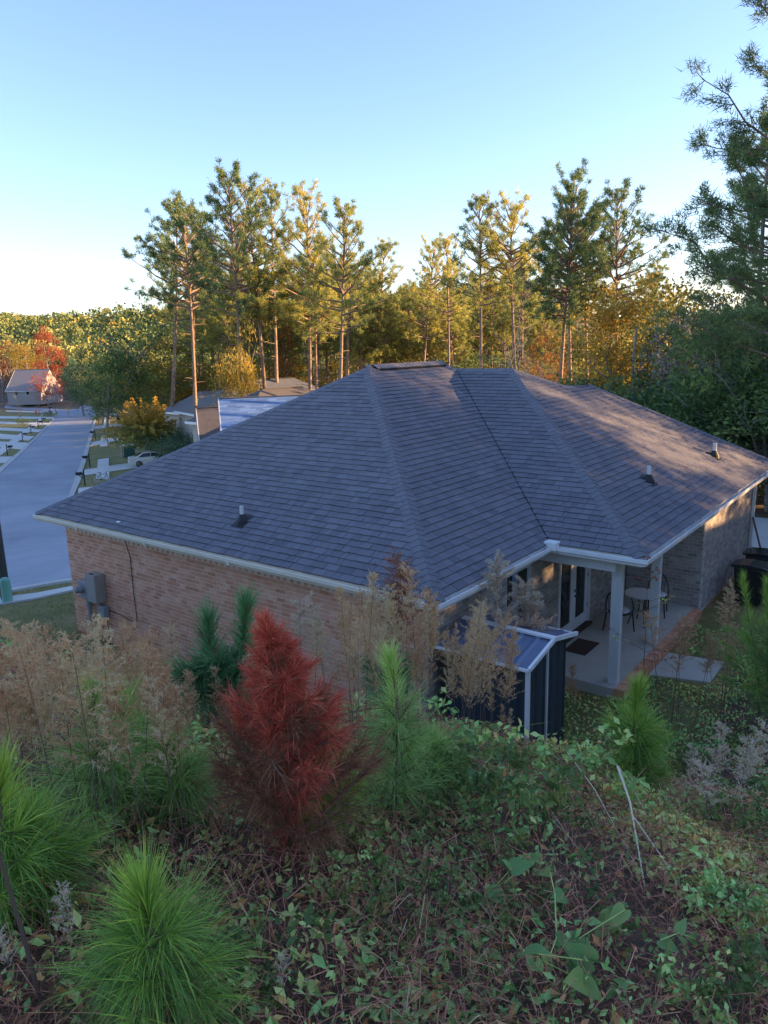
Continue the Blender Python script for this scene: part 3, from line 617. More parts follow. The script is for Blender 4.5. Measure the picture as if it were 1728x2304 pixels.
# ---- shed of dark steel with metal roof
shed = thing('garden_shed', 'small dark steel shed with ribbed metal roof and white trim beside the porch', 'shed', (0, 0, 0))
sx0, sx1, sy0, sy1, se, sr = -.25, 1.09, .66, 1.96, 1.96, 2.11; sz = .2
for (a, b, c, d) in ((sx0, sy0, sx1, sy0), (sx1, sy0, sx1, sy1), (sx1, sy1, sx0, sy1), (sx0, sy1, sx0, sy0)):
    L = math.hypot(c-a, d-b); nn = max(2, int(L/.04)); V = []; dx, dy = (c-a)/L, (d-b)/L
    for k in range(nn+1):
        u = L*k/nn; o = -.016 if (k % 6) in (0, 1) else 0.
        zt = se if abs(dx) > .5 else se+(sr-se)*(1-abs((b+dy*u)-(sy0+sy1)/2)/((sy1-sy0)/2))-.02
        V += [(a+dx*u+dy*o, b+dy*u-dx*o, sz), (a+dx*u+dy*o, b+dy*u-dx*o, zt)]
    MB().add(V, [(2*k, 2*k+2, 2*k+3, 2*k+1) for k in range(nn)]).build('wall_panel', m_shedwall, shed)
yc = (sy0+sy1)/2
for s in (-1, 1):
    V = []; nn = 48; L = sx1-sx0+.2; yo = yc+s*((sy1-sy0)/2+.16); zo = sr+.03-(sr-se)*(((sy1-sy0)/2+.16)/((sy1-sy0)/2))
    for k in range(nn+1):
        o = .018 if k % 8 in (0, 1) else 0.; x = sx0-.1+L*k/nn; V += [(x, yc, sr+.03+o), (x, yo, zo+o)]
    rf = MB().add(V, [(2*k, 2*k+2, 2*k+3, 2*k+1) if s < 0 else (2*k, 2*k+1, 2*k+3, 2*k+2) for k in range(nn)]).build('roof_panel', m_shedroof, shed)
    MB().bar((sx1+.10, yc, sr+.035), (sx1+.10, yo, zo+.012), .045, .06).build('rake_trim', m_white, rf); MB().bar((sx0-.1, yo, zo-.005), (sx1+.10, yo, zo-.005), .03, .04).build('eave_trim', m_white, rf)
MB().bar((sx0-.1, yc, sr+.052), (sx1+.12, yc, sr+.052), .10, .03).build('ridge_trim', m_white, shed)
MB().bar((sx1+.014, sy0-.014, sz), (sx1+.014, sy0-.014, se), .055).build('corner_post', m_white, shed)
MB().bar((sx1+.02, yc-.05, sz), (sx1+.02, yc-.05, sr-.06), .03).build('door_jamb', m_white, shed); MB().bar((sx1+.02, sy0, se-.06), (sx1+.02, yc, sr-.10), .03).build('door_rail', m_white, shed)
# ---- wheelie bins
def bin_(loc, rz, label):
    t = thing('wheelie_bin', label, 'bin', loc, rz, 'wheelie bins at the side wall'); b = MB()
    a = [(-.24, -.28), (.24, -.28), (.24, .26), (-.24, .26)]; c = [(-.30, -.38), (.30, -.38), (.30, .34), (-.30, .34)]
    b.add([(x, y, .06) for x, y in a]+[(x, y, .95) for x, y in c], [(3, 2, 1, 0), (0, 1, 5, 4), (1, 2, 6, 5), (2, 3, 7, 6), (3, 0, 4, 7), (4, 5, 6, 7)]); b.build('body', m_dark, t, bevel=.03)
    l = MB(); l.prism([(-.42, .955), (.40, .955), (.40, .985), (.30, 1.03), (0, 1.055), (-.32, 1.03), (-.42, .985)], -.32, .32, 'x'); l.build('lid', m_binlid, t, bevel=.015)
    MB().tube([(-.26, .40, .98), (.26, .40, .98)], .02, 8).build('handle', m_dark, t)
    for x in (-.27, .27):
        q = MB(); q.lathe([(.11, -.025), (.12, -.01), (.12, .01), (.11, .025)], (0, 0, 0), 18); q.v = [(x+p[2], .25+p[0], .122+p[1]) for p in q.v]; q.build('wheel', m_dark, t)
for (x, y, lb) in ((1.98, 10.75, 'black wheelie bin next to the porch end of the brick side wall'), (1.98, 11.95, 'black wheelie bin farther along the brick side wall beside the downspout')):
    bin_((x, y, float(H(x, y))+.02), R(90), lb)
bd = MB(); bd.bar((1.30, 14.05, 1.45), (1.75, 14.0, float(H(1.75, 14.0))), .09, .02); tag(bd.build('leaning_board', mat('rusty_board', (.16,.06,.03), .9)), 'narrow rust brown board leaning on the corner downspout', 'board')

# ------------------------------------------------------------------ street furniture and neighbours
STREET = np.array([-.843, .538]); PERP = np.array([.538, .843]); SA = math.atan2(STREET[1], STREET[0])
def mailbox(px, py, side, label):
    b = hit(px, py); t = thing('mailbox', label, 'mailbox', tuple(b), SA, 'mailboxes along the street')
    s = side   # the box points to the road: local y = -PERP side
    MB().bar((0, 0, -.1), (0, 0, 1.42), .10).build('post', m_dark, t); MB().bar((0, 0, .98), (0, s*.62, .98), .06).build('arm', m_dark, t); MB().bar((0, 0, .62), (0, s*.42, .95), .05).build('brace', m_dark, t)
    q = MB(); q.prism([(-.09, 1.01), (.09, 1.01), (.09, 1.14), (.06, 1.20), (0, 1.225), (-.06, 1.20), (-.09, 1.14)], s*.12, s*.66, 'y'); bx = q.build('box', m_dark, t); MB().box((.092, s*.4-.02, 1.08), (.10, s*.4+.02, 1.26)).build('flag', m_white, bx)
for i, p in enumerate((c1(1325, 1612), c1(1402, 1320), c1(1487, 890), c1(1538, 655), c1(1560, 590))):
    mailbox(*p, 1, ['black mailbox on a post beside the parked bicycle', 'black mailbox on a post across the driveway from the bicycle', 'black mailbox on a post past the green utility box', 'black mailbox under the bare tree on the car side of the street', 'black mailbox under the bare tree on the car side of the street'][i])
for i, p in enumerate((c1(120, 1140), c1(355, 920), c1(485, 800), c1(597, 712), c1(660, 660), c1(772, 470))):
    mailbox(*p, -1, ['black mailbox with pale post beside the first driveway opposite the brick house', 'black mailbox by the grass wedge between two driveways', 'black mailbox next in line past the grass wedge', 'black mailbox close to the round clipped shrub', 'black mailbox close to the round clipped shrub', 'black mailbox at the bend of the road'][i])
def bicycle(p, ang):
    t = thing('bicycle', 'dark bicycle with white wheel rims standing on the pavement', 'bicycle', tuple(p), ang)
    def wheel(x):
        q = MB(); q.tube([(x+.33*math.cos(a), 0, .34+.33*math.sin(a)) for a in np.linspace(0, 2*math.pi, 25)], .022, 6, False); w_ = q.build('tyre', m_dark, t)
        q = MB(); q.tube([(x+.295*math.cos(a), 0, .34+.295*math.sin(a)) for a in np.linspace(0, 2*math.pi, 25)], .012, 5, False)
        for a in np.linspace(0, math.pi*2, 9)[:-1]: q.bar((x, 0, .34), (x+.29*math.cos(a), 0, .34+.29*math.sin(a)), .006)
        q.build('rim', m_white, w_)
    wheel(-.52); wheel(.52); f = MB()
    for a, b in (((-.52, 0, .34), (-.05, 0, .32)), ((-.52, 0, .34), (-.18, 0, .78)), ((-.05, 0, .32), (-.20, 0, .86)), ((-.05, 0, .32), (.36, 0, .76)), ((-.18, 0, .78), (.36, 0, .82)), ((.34, 0, .92), (.40, 0, .66)), ((.40, 0, .68), (.52, 0, .34))): f.tube([a, b], .022, 6)
    f.build('frame', m_dark, t); MB().box((-.34, -.06, .88), (-.08, .06, .93)).build('saddle', m_dark, t); MB().tube([(.40, -.3, .98), (.34, 0, .95), (.40, .3, .98)], .016, 6).build('handlebar', m_dark, t)
bp_ = hit(*c2(345, 1155)); bicycle(bp_+np.array([0, 0, .065]), math.atan2(PERP[1], PERP[0])-.25)
def car(p, ang):
    t = thing('parked_car', 'silver white sedan parked nose-in on the driveway behind the yellow tree', 'car', tuple(p), ang)
    paint = mat('car_paint', (.66,.64,.60), .25, spec=.6); L = [(-2.42, .42), (-2.45, .62), (-2.40, .92), (-1.72, 1.00), (-1.0, 1.40), (-.3, 1.46), (.35, 1.42), (1.15, 1.02), (2.0, .90), (2.36, .70), (2.40, .40), (2.2, .26), (-2.2, .26)]
    body = MB(); ys = [(-.90, .90, 0), (-.82, 1, 1), (.82, 1, 1), (.90, .90, 0)]; V = []; n = len(L)
    for y, s, _ in ys:
        for x, z in L: V.append((x*(.985 if s < 1 else 1), y*(1 if z < 1.03 else .80), z if s == 1 else min(z, .95 if z < 1.2 else z-.03)))
    F = [tuple(range(n)), tuple(range(3*n, 4*n))[::-1]]
    for j in range(3):
        for i in range(n): F.append((j*n+i, (j+1)*n+i, (j+1)*n+(i+1) % n, j*n+(i+1) % n))
    body.add(V, F); body.build('body', paint, t, bevel=.04)
    for s in (-1, 1):
        for q in ([(-1.45, 1.02), (-.95, 1.34), (-.30, 1.38), (-.30, 1.03)], [(-.24, 1.03), (-.24, 1.38), (.32, 1.35), (.95, 1.04)]):
            a = MB(); V = [(x, s*(.925-(.19*(z-1.0)/.4)), z) for x, z in q]; a.add(V+[(x, y-s*.05, z) for x, y, z in V], [(0, 1, 2, 3), (7, 6, 5, 4), (0, 4, 5, 1), (1, 5, 6, 2), (2, 6, 7, 3), (3, 7, 4, 0)]); a.build('side_window', m_glass, t)
        for x in (-1.42, 1.45):
            q = MB(); q.lathe([(.2, -.1), (.32, -.1), (.33, 0), (.32, .1), (.2, .1)], (0, 0, 0), 22); q.v = [(x+a[0], s*.84+a[2], .33+a[1]) for a in q.v]; wh = q.build('wheel', m_dark, t)
            q = MB()
            for k in range(7):
                an = k*2*math.pi/7; q.bar((x, s*.955, .33), (x+.2*math.cos(an), s*.955, .33+.2*math.sin(an)), .05, .02)
            q.tube([(x+.21*math.cos(a), s*.95, .33+.21*math.sin(a)) for a in np.linspace(0, 6.283, 19)], .02, 5, False); q.build('rim', mat('rim', (.5,.5,.5), .3, metal=.8), wh)
        MB().box((-2.47, s*.60-.22, .74), (-2.36, s*.60+.26, .90)).build('tail_light', mat('tail_light', (.35,.02,.02), .2), t)
        MB().box((.62, s*.92-.06, .98), (.78, s*.92+.10, 1.10)).build('mirror', paint, t)
    a = MB(); a.add([(-1.70, -.62, 1.03), (-1.70, .62, 1.03), (-1.05, .56, 1.385), (-1.05, -.56, 1.385)], [(0, 1, 2, 3)]); a.v = [(x-.02, y, z+.02) for x, y, z in a.v]; a.build('rear_window', m_glass, t)
    MB().box((-2.475, -.26, .60), (-2.455, .26, .72)).build('number_plate', m_white, t)
cr = hit(*c2(800, 958)); ca = math.atan2(PERP[1], PERP[0]); car(np.array([cr[0]+PERP[0]*1.4-STREET[0]*-.9, cr[1]+PERP[1]*1.4+STREET[1]*.9, cr[2]+.08]), ca)
u_ = hit(*c2(675, 815)); ub = thing('utility_box', 'green utility transformer box on the lawn behind the car', 'utility box', tuple(u_)); MB().box((-.75, -.6, -.2), (.75, .6, 1.25)).build('cabinet', m_utilgreen, ub, bevel=.04); MB().box((-.8, -.65, 1.25), (.8, .65, 1.36)).build('lid', m_walk, ub, bevel=.03); ub.rotation_euler = (0, 0, SA)
b = hit(*c2(580, 828)); lp = thing('lamp_post', 'thin grey lamp post on the lawn beside the green utility box', 'lamp post', tuple(b)); MB().lathe([(.10, -.1), (.10, .5), (.06, .6), (.05, 4.2)], (0, 0, 0), 10).build('pole', m_conduit, lp); MB().lathe([(.08, 4.2), (.16, 4.3), (.20, 4.65), (.05, 4.85)], (0, 0, 0), 12).build('lantern', m_dark, lp)
b = hit(*c1(565, 495)); hy = thing('fire_hydrant', 'red fire hydrant on the grass at the road bend', 'hydrant', tuple(b)); hr = mat('hydrant_red', (.45,.03,.02), .4); MB().lathe([(.2, -.05), (.2, .08), (.14, .1), (.14, .62), (.17, .65), (.12, .8), (.04, .88)], (0, 0, 0), 14).build('barrel', hr, hy)
for s in (-1, 1): MB().bar((0, s*.12, .5), (0, s*.26, .5), .12).build('nozzle', hr, hy)
b = hit(18, 1357); pd = thing('cable_pedestal', 'pale green cable pedestal on the lawn at the foot of the street pole', 'pedestal', tuple(b)); MB().lathe([(.15, -.1), (.15, .10), (.135, .12), (.135, .66), (.12, .72), (.07, .76)], (0, 0, 0), 20).build('cover', m_pedestal, pd, smooth=True); MB().lathe([(.16, -.1), (.16, .05), (.15, .06)], (0, 0, 0), 20).build('base_ring', m_pedestal, pd)
b = hit(16, 1349); pl = thing('street_pole', 'dark street light pole rising behind the green pedestal', 'pole', tuple(b)); MB().lathe([(.17, -.2), (.16, .4), (.12, .5), (.09, 7.4)], (0, 0, 0), 14).build('pole', mat('pole_dark', (.05,.055,.05), .6), pl); MB().tube([(0, 0, 7.3), (-.3, .1, 7.7), (-1.2, .4, 7.9)], .05, 8).build('arm', m_darkmetal, pl); MB().box((-1.7, .3, 7.84), (-1.1, .5, 7.98)).build('lamp_head', m_darkmetal, pl)

m_bluesh = tintmat('blue_grey_roof', [(0, (0.105,0.180,0.328)), (.5, (0.151,0.251,0.434)), (1, (0.204,0.332,0.558))], .85, noise=1.2, nscale=1.6); m_brownsh = mat('brown_roof', (.10,.085,.08), .9, noise=((.14,.12,.11), 3.)); m_greysh = mat('grey_roof', (.115,.115,.12), .9, noise=((.155,.155,.16), 2.))
m_siding = mat('white_siding', (.55,.53,.50), .6); m_sidingb = mat('pale_brick', (.42,.36,.31), .9)
def gable_house(name, label, apex, ang, length, half, rise, wall_h, rmat, wmat, rowed=True):
    """apex = ridge end above the street gable; local x runs along the ridge, away from the street"""
    z0 = -rise-wall_h; t = thing(name, label, 'house', (apex[0], apex[1], apex[2]+z0), ang); L = length; e = half; ov = .35
    b = MB(); b.prism([(-e, -1.5), (e, -1.5), (e, wall_h), (0, wall_h+rise-.08), (-e, wall_h)], .25, L-.25, 'x'); wl = b.build('wall', wmat, t)
    sl = rise/e; hb = wall_h+rise; rf = None
    for s in (-1, 1):
        n = int(math.hypot(e+ov, (e+ov)*sl)/.16) if rowed else 1; V = []; F = []; T = []; rr = np.random.default_rng(5)
        for k in range(n):
            u0 = (e+ov)*(1-k/n); u1 = (e+ov)*(1-(k+1)/n); x = 0.
            while x < L:
                wd = rr.uniform(.5, 1.1) if rowed else L; x1 = min(L, x+wd); o = len(V); h = .02 if rowed else 0
                V += [(x, s*u0, hb-u0*sl+h), (x1, s*u0, hb-u0*sl+h), (x1, s*u1, hb-u1*sl), (x, s*u1, hb-u1*sl), (x, s*u0, hb-u0*sl-.03), (x1, s*u0, hb-u0*sl-.03)]; F += [(o, o+1, o+2, o+3), (o+4, o+5, o+1, o)]; T += [rr.uniform(0, 1)]*6; x = x1
        F = np.array(F); F = F if s < 0 else F[:, ::-1]
        rf = np_obj('roof_slope', np.array(V), F, rmat, t, tint=T)
        MB().bar((-.02, 0, hb-.10), (-.02, s*(e+ov), hb-(e+ov)*sl-.10), .05, .22).build('barge_board', m_white, rf); MB().bar((0, s*(e+ov), hb-(e+ov)*sl-.07), (L, s*(e+ov), hb-(e+ov)*sl-.07), .10, .13).build('eave_gutter', m_white, rf)
    MB().bar((0, 0, hb+.02), (L, 0, hb+.02), .25, .03).build('ridge_cap', rmat if not rowed else m_greysh, rf)
    w_ = MB(); w_.box((.19, -.5, .9), (.24, .5, 2.1)); wn = w_.build('window', m_white, t); MB().box((.17, -.42, .98), (.188, .42, 2.02)).build('pane', m_glass, wn)
    for x in (2.2, 5.0):
        w_ = MB(); w_.box((x, -e-.04, .9), (x+.9, -e+.005, 2.1)); wn = w_.build('window', m_white, t); MB().box((x+.07, -e-.06, .97), (x+.83, -e-.041, 2.03)).build('pane', m_glass, wn)
    return t
PA = math.atan2(PERP[1], PERP[0])
ap = depth_pt(491.7, 896.6, 50.); gh = gable_house('neighbour_house', 'white gabled house with weathered blue grey shingle roof next to the brick house', ap, PA-.12, 15., 4.3, 2.75, 2.6, m_bluesh, m_siding)
# a lower front gable that steps out of the big one
f2 = depth_pt(490.5, 936, 54.6); g2 = MB(); g2.prism([(-2.2, -3.6), (2.2, -3.6), (2.2, -1.3), (0, .0), (-2.2, -1.3)], 0, 3, 'x')
ap2 = depth_pt(441.5, 918, 56.); gable_house('garage_house', 'small white gabled house with dark brown roof behind the yellow tree', ap2, PA-.08, 9., 2.7, 2.35, 2.4, m_brownsh, m_siding, False)
def hip_house(name, label, c, ang, L, Wd, eave, rise, rmat, wmat):
    t = thing(name, label, 'house', (c[0], c[1], c[2]), ang); l, h = L/2, Wd/2; b = MB(); b.box((-l+.4, -h+.4, -1), (l-.4, h-.4, eave-.02)); b.build('wall', wmat, t)
    rf = MB(); r_ = l-h if l > h else .2
    rf.add([(-l, -h, eave), (l, -h, eave), (l, h, eave), (-l, h, eave), (-r_, 0, eave+rise), (r_, 0, eave+rise)], [(0, 1, 5, 4), (1, 2, 5), (2, 3, 4, 5), (3, 0, 4)]); o = rf.build('roof', rmat, t)
    fs = MB()
    for a, b2 in (((-l, -h), (l, -h)), ((l, -h), (l, h)), ((l, h), (-l, h)), ((-l, h), (-l, -h))): fs.bar((*a, eave-.1), (*b2, eave-.1), .08, .2)
    fs.build('fascia', m_white, o); MB().bar((-r_, 0, eave+rise+.02), (r_, 0, eave+rise+.02), .25, .06).build('ridge_vent', m_black, o)
    for x in (-l*.5, l*.4):
        q = MB(); q.box((x, -h+.33, .9), (x+1.0, -h+.395, 2.1)); wn = q.build('window', m_white, t); MB().box((x+.08, -h+.31, .98), (x+.92, -h+.329, 2.02)).build('pane', m_glass, wn)
def hip_at(px0, px1, py, depth, name, label, rise, Wd, rmat, ang=None):
    """ridge seen from px0 to px1 at row py"""
    a = depth_pt(px0, py, depth); b = depth_pt(px1, py-2, depth+3); m_ = (a+b)/2; d = b-a; ln = np.linalg.norm(d[:2]); ang = math.atan2(d[1], d[0])
    hip_house(name, label, (m_[0], m_[1], m_[2]-rise-2.6), ang, ln+Wd, Wd, 2.6, rise, rmat, m_sidingb)
hip_at(586, 680, 874.5, 60., 'hip_roof_house', 'house with low brown hip roof just behind the blue grey roof', 2.4, 9., m_brownsh)
hip_at(545, 660, 853.5, 74., 'hip_roof_house', 'house with long grey hip roof among the pine trunks', 3.0, 11., m_greysh)
hip_at(452, 525, 878, 84., 'hip_roof_house', 'house with greenish grey low roof half hidden by shrubs and ivy', 2.2, 7., m_greysh)
ap3 = depth_pt(34, 832, 190.); gable_house('distant_house', 'distant white house with steep gable beyond the end of the street', ap3, PA-.35, 9., 6.2, 4.9, 2.2, mat('pale_roof', (.24,.22,.215), .9), mat('dull_siding', (.34,.32,.30), .8), False)
ap4 = depth_pt(-170, 872, 170.); gable_house('distant_house', 'distant house with low blue grey roof by the board fence', ap4, PA-.6, 11., 6., 2.2, 2.4, m_bluesh, m_siding, False)
# board fence at the end of the street
fn = thing('board_fence', 'long weathered board fence behind the bend of the street', 'fence', (0, 0, 0)); m_fence = mat('fence_wood', (.14,.115,.10), .95, noise=((.20,.165,.145), .8))
fa, fb = hit(-40, 905), hit(215, 899)
for k in range(26):
    a = fa+(fb-fa)*k/26; b = fa+(fb-fa)*(k+1)/26; za, zb = float(H(a[0], a[1])), float(H(b[0], b[1])); q = MB(); dn = np.array([PERP[0], PERP[1], 0])*.02
    q.add([(a[0], a[1], za-.2), (b[0], b[1], zb-.2), (b[0], b[1], zb+1.9), (a[0], a[1], za+1.9)]+[(a[0]+dn[0], a[1]+dn[1], za-.2), (b[0]+dn[0], b[1]+dn[1], zb-.2), (b[0]+dn[0], b[1]+dn[1], zb+1.9), (a[0]+dn[0], a[1]+dn[1], za+1.9)], [(0,1,2,3),(7,6,5,4),(3,2,6,7)]); q.build('fence_panel', m_fence, fn)
    q = MB(); q.box((a[0]-.06, a[1]-.06, za-.2), (a[0]+.06, a[1]+.06, za+2.0)); q.build('post', m_fence, fn)

# ------------------------------------------------------------------ vegetation builders
def needles(P, D, L, w, droop=.25, tint=None):
    P = np.asarray(P, float); D = unit(np.asarray(D, float)); n = len(P); L = np.broadcast_to(L, (n,))[:, None]
    S = unit(np.cross(D, rng.normal(size=(n, 3))))*np.broadcast_to(w, (n,))[:, None]/2; dz = np.array([0, 0, -1.])
    m = P+D*L*.55+dz*L*droop*.18; t = P+D*L*.96+dz*L*droop*.8
    V = np.stack([P-S, P+S, m-S, m+S, t], 1).reshape(-1, 3); o = np.arange(n)[:, None]*5
    F = (o[:, :, None]+np.array([[0, 1, 3], [0, 3, 2], [2, 3, 4]])[None]).reshape(-1, 3)
    return V, F
def leaves(C, size, flat=0., asp=.55):
    C = np.asarray(C, float); n = len(C); a = rdir(n); 
    nrm = rdir(n); nrm[:, 2] += flat; nrm = unit(nrm); a = unit(a-nrm*np.sum(a*nrm, 1, keepdims=True)); b = np.cross(nrm, a); s = np.broadcast_to(size, (n,))[:, None]
    V = np.stack([C-a*s*.5, C+b*s*asp*.5+nrm*s*.06, C+a*s*.5, C-b*s*asp*.5+nrm*s*.06], 1).reshape(-1, 3)
    return V, np.arange(4*n).reshape(-1, 4)
class Soup:
    def __init__(s): s.V = []; s.F = []; s.T = []; s.o = 0
    def add(s, V, F, t):
        s.V.append(np.asarray(V)); s.F.append(np.asarray(F)+s.o); s.T.append(np.broadcast_to(np.asarray(t, float), (len(V),))); s.o += len(V)
    def mesh(s, name, m): return mesh_np(name, np.concatenate(s.V), np.concatenate(s.F), m, np.concatenate(s.T))
def rep(t, k): return np.repeat(t, k)
class Template:
    def __init__(s, parts, h): s.parts = parts; s.h = h       # [(part name, mesh)]
    def place(s, name, label, cat, loc, h=None, rz=None, lean=(0, 0), group=None, mats={}, wide=1.):
        k = (h or s.h)/s.h; t = thing(name, label, cat, tuple(loc), 0, group); t.rotation_euler = (lean[0], lean[1], rng.uniform(0, 6.28) if rz is None else rz); t.scale = (k*wide, k*wide, k)
        for pn, me in s.parts:
            o = link(bpy.data.objects.new(pn, me), t)
            if pn in mats: o.material_slots[0].link = 'OBJECT'; o.material_slots[0].material = mats[pn]
        return t
def pine_template(seed, Ht, c0, rad, nb, top=.35, bend=.3, dens=1., limb=1., sub=2.6, nw=.024, nn=26):
    global rng
    keep = rng; rng = np.random.default_rng(seed); zz = np.linspace(-.03, 1, 14); ph = rng.uniform(0, 6, 4)
    cx = bend*(np.sin(zz*2.4+ph[0])-math.sin(ph[0])); cyy = bend*(np.sin(zz*2.1+ph[1])-math.sin(ph[1])); P = np.stack([cx, cyy, zz*Ht], 1); rr = .021*Ht*(1-zz*.86)*.42+.02
    ax = lambda z: np.array([np.interp(z, zz*Ht, cx), np.interp(z, zz*Ht, cyy), z])
    T = [(P, rr)]; S = Soup(); tt = np.sort(rng.uniform(0, 1, nb)); az = rng.uniform(0, 6.28)
    for t in tt:
        z = Ht*(c0+(1-c0)*t*.985); az += 2.4+rng.normal(0, .5); L = rad*((.62+.38*math.sin(math.pi*min(1, t*1.1+.12)))*(1-t)**top)*rng.uniform(.55, 1.15)+.35
        el = rng.uniform(-.1, .35)+.95*t**1.5; d = np.array([math.cos(az)*math.cos(el), math.sin(az)*math.cos(el), math.sin(el)]); s = np.linspace(0, 1, 6)[:, None]
        b = ax(z)+d*L*s+np.array([0, 0, 1.])*(s**2)*L*rng.uniform(.05, .3)+rng.normal(0, .04*L, (6, 3))*s; T.append((b, np.linspace((.018*L+.02)*limb, .010, 6)))
        nsub = max(4, int(L*sub)); 
        for k in range(nsub):
            u = rng.uniform(.35, 1); q = b[int(u*4.99)]+(b[min(5, int(u*4.99)+1)]-b[int(u*4.99)])*(u*4.99 % 1); sd_ = unit(d*.8+rng.normal(0, .6, 3)+np.array([0, 0, .25])); sl = rng.uniform(.3, .75)*(1.1-.35*u)*min(1, L/2.5); e = q+sd_*sl
            T.append((np.array([q, (q+e)/2+rng.normal(0, .03, 3), e]), np.array([.014, .010, .006])))
            for c in ([e, q+(e-q)*.6] if dens >= 1 else [e])+([q+(e-q)*.3+rng.normal(0, .12, 3)] if dens > 1.2 else []):
                n = int(nn*min(dens, 1.2)); dd = unit(rdir(n)*.85+sd_*.45+np.array([0, 0, .3])); ln = rng.uniform(.16, .30, n); pw = unit(np.cross(dd, rng.normal(size=(n, 3))))*nw
                c_ = c+rng.normal(0, .09, (n, 3)); V = np.stack([c_-pw, c_+pw, c_+dd*ln[:, None]], 1).reshape(-1, 3); tv = np.clip(rng.normal(.42, .16)+rng.normal(0, .1, n)+.1*(t-.3), 0, 1)
                S.add(V, np.arange(3*n).reshape(-1, 3), rep(tv, 3))
    # dead stubs under the crown
    for k in range(9):
        z = Ht*rng.uniform(c0*.55, c0); a = rng.uniform(0, 6.28); L = rng.uniform(.5, 1.8); p = ax(z); T.append((np.array([p, p+np.array([math.cos(a), math.sin(a), .1])*L*.6, p+np.array([math.cos(a+.2), math.sin(a+.2), .05])*L]), np.array([.035, .02, .008])))
    V, F = tubes(T, 5); tm = mesh_np('trunk', V, F, m_bark, rng.uniform(.3, .7, len(V)), True); cm = S.mesh('crown', m_pine); rng = keep
    return Template([('trunk', tm), ('crown', cm)], Ht)
def broad_template(seed, Ht, rad, nclus, nleaf, lsize, c0=.25, flat=.2, trunk_r=.02, limbs=7, dome=1., barkm=None):
    global rng
    keep = rng; rng = np.random.default_rng(seed); T = []; S = Soup(); zz = np.linspace(-.04, .75, 8); ph = rng.uniform(0, 6, 2)
    P = np.stack([.04*Ht*np.sin(zz*3+ph[0])-.04*Ht*math.sin(ph[0]), .04*Ht*np.sin(zz*3+ph[1])-.04*Ht*math.sin(ph[1]), zz*Ht], 1); T.append((P, trunk_r*Ht*(1-zz*.95)))
    ends = []
    for k in range(limbs):
        z = Ht*rng.uniform(max(.12, c0*.7), .62); a = k*2.4+rng.normal(0, .4); p = np.array([np.interp(z, P[:, 2], P[:, 0]), np.interp(z, P[:, 2], P[:, 1]), z]); L = rad*rng.uniform(.6, 1.); d = np.array([math.cos(a), math.sin(a), rng.uniform(.35, 1.1)]); s = np.linspace(0, 1, 5)[:, None]; b = p+d*L*s+rng.normal(0, .05*L, (5, 3))*s
        T.append((b, np.linspace(trunk_r*Ht*.4, min(.012, trunk_r*Ht*.25), 5)))
        for j in range(4):
            q = b[rng.integers(1, 5)]; e = q+unit(d+rng.normal(0, .7, 3))*L*rng.uniform(.25, .55); T.append((np.array([q, (q+e)/2+rng.normal(0, .04*L, 3), e]), np.array([.03, .018, .006])*Ht/8)); ends.append(e)
    cen = np.array([0, 0, Ht*(c0+(1-c0)*.5)]); ext = np.array([rad, rad, Ht*(1-c0)*.5])
    for k in range(nclus):
        if k < len(ends)*.6: c = ends[k % len(ends)]
        else:
            d = rdir(1, .15)[0]; c = cen+d*ext*rng.uniform(.45, 1.0)**.6
        r = rad*rng.uniform(.14, .32); n = int(nleaf*rng.uniform(.6, 1.4)); C = c+rng.normal(0, 1, (n, 3))*np.array([r, r, r*.7])*.62
        C[:, 2] = np.maximum(C[:, 2], .05*Ht*rng.uniform(.2, 1, n)); V, F = leaves(C, lsize*rng.uniform(.7, 1.3, n), flat)
        S.add(V, F, rep(np.clip(rng.normal(.45, .15)+rng.normal(0, .12, n), 0, 1), 4))
    V, F = tubes(T, 5); tm = mesh_np('trunk', V, F, barkm or m_greybark, rng.uniform(.2, .8, len(V)), True); cm = S.mesh('crown', m_leafgreen); rng = keep
    return Template([('trunk', tm), ('crown', cm)], Ht)
def bare_template(seed, Ht, spread, n1=9, lv=3):
    global rng
    keep = rng; rng = np.random.default_rng(seed); T = []
    def grow(p, d, L, r, k):
        s = np.linspace(0, 1, 5)[:, None]; b = p+d*L*s+rng.normal(0, .05*L, (5, 3))*s; T.append((b, np.linspace(r, r*.35, 5)))
        if k:
            for j in range(n1 if k == lv else 5): q = b[rng.integers(1, 5)]; grow(q, unit(d+rng.normal(0, spread, 3)+np.array([0, 0, .25])), L*rng.uniform(.35, .62), max(r*.42, .006), k-1)
    grow(np.array([0, 0, -.1]), np.array([.02, .01, 1.]), Ht*.62, .011*Ht, lv); V, F = tubes(T, 4); rng = keep
    return Template([('trunk', mesh_np('trunk', V, F, m_greybark, np.full(len(V), .5), True))], Ht)

PINES = [pine_template(101, 21., .55, 4.0, 54, top=.16, bend=.5), pine_template(102, 22., .62, 3.2, 44, top=.14, bend=.25), pine_template(103, 20., .56, 3.9, 56, top=.12, bend=.35, dens=1.1), pine_template(104, 21., .62, 4.2, 46, top=.2, bend=.6), pine_template(105, 19., .50, 2.8, 46, top=.25, bend=.2)]
PINES.append(pine_template(106, 20., .26, 4.4, 72, top=.75, bend=.3, dens=1.0, limb=.6, sub=3.6, nw=.011, nn=46))
BRO = [broad_template(201, 9., 3.4, 60, 85, .20), broad_template(202, 11., 3.3, 70, 80, .22, c0=.2), broad_template(203, 8., 3.6, 55, 75, .20, c0=.12), broad_template(204, 12., 4.2, 90, 85, .24, c0=.15)]
BUSH = [broad_template(211, 3.2, 1.9, 48, 80, .12, c0=.0, limbs=9), broad_template(212, 4.2, 2.2, 60, 80, .14, c0=.0, limbs=9)]
BARE = [bare_template(221, 8., .55), bare_template(222, 9., .45)]

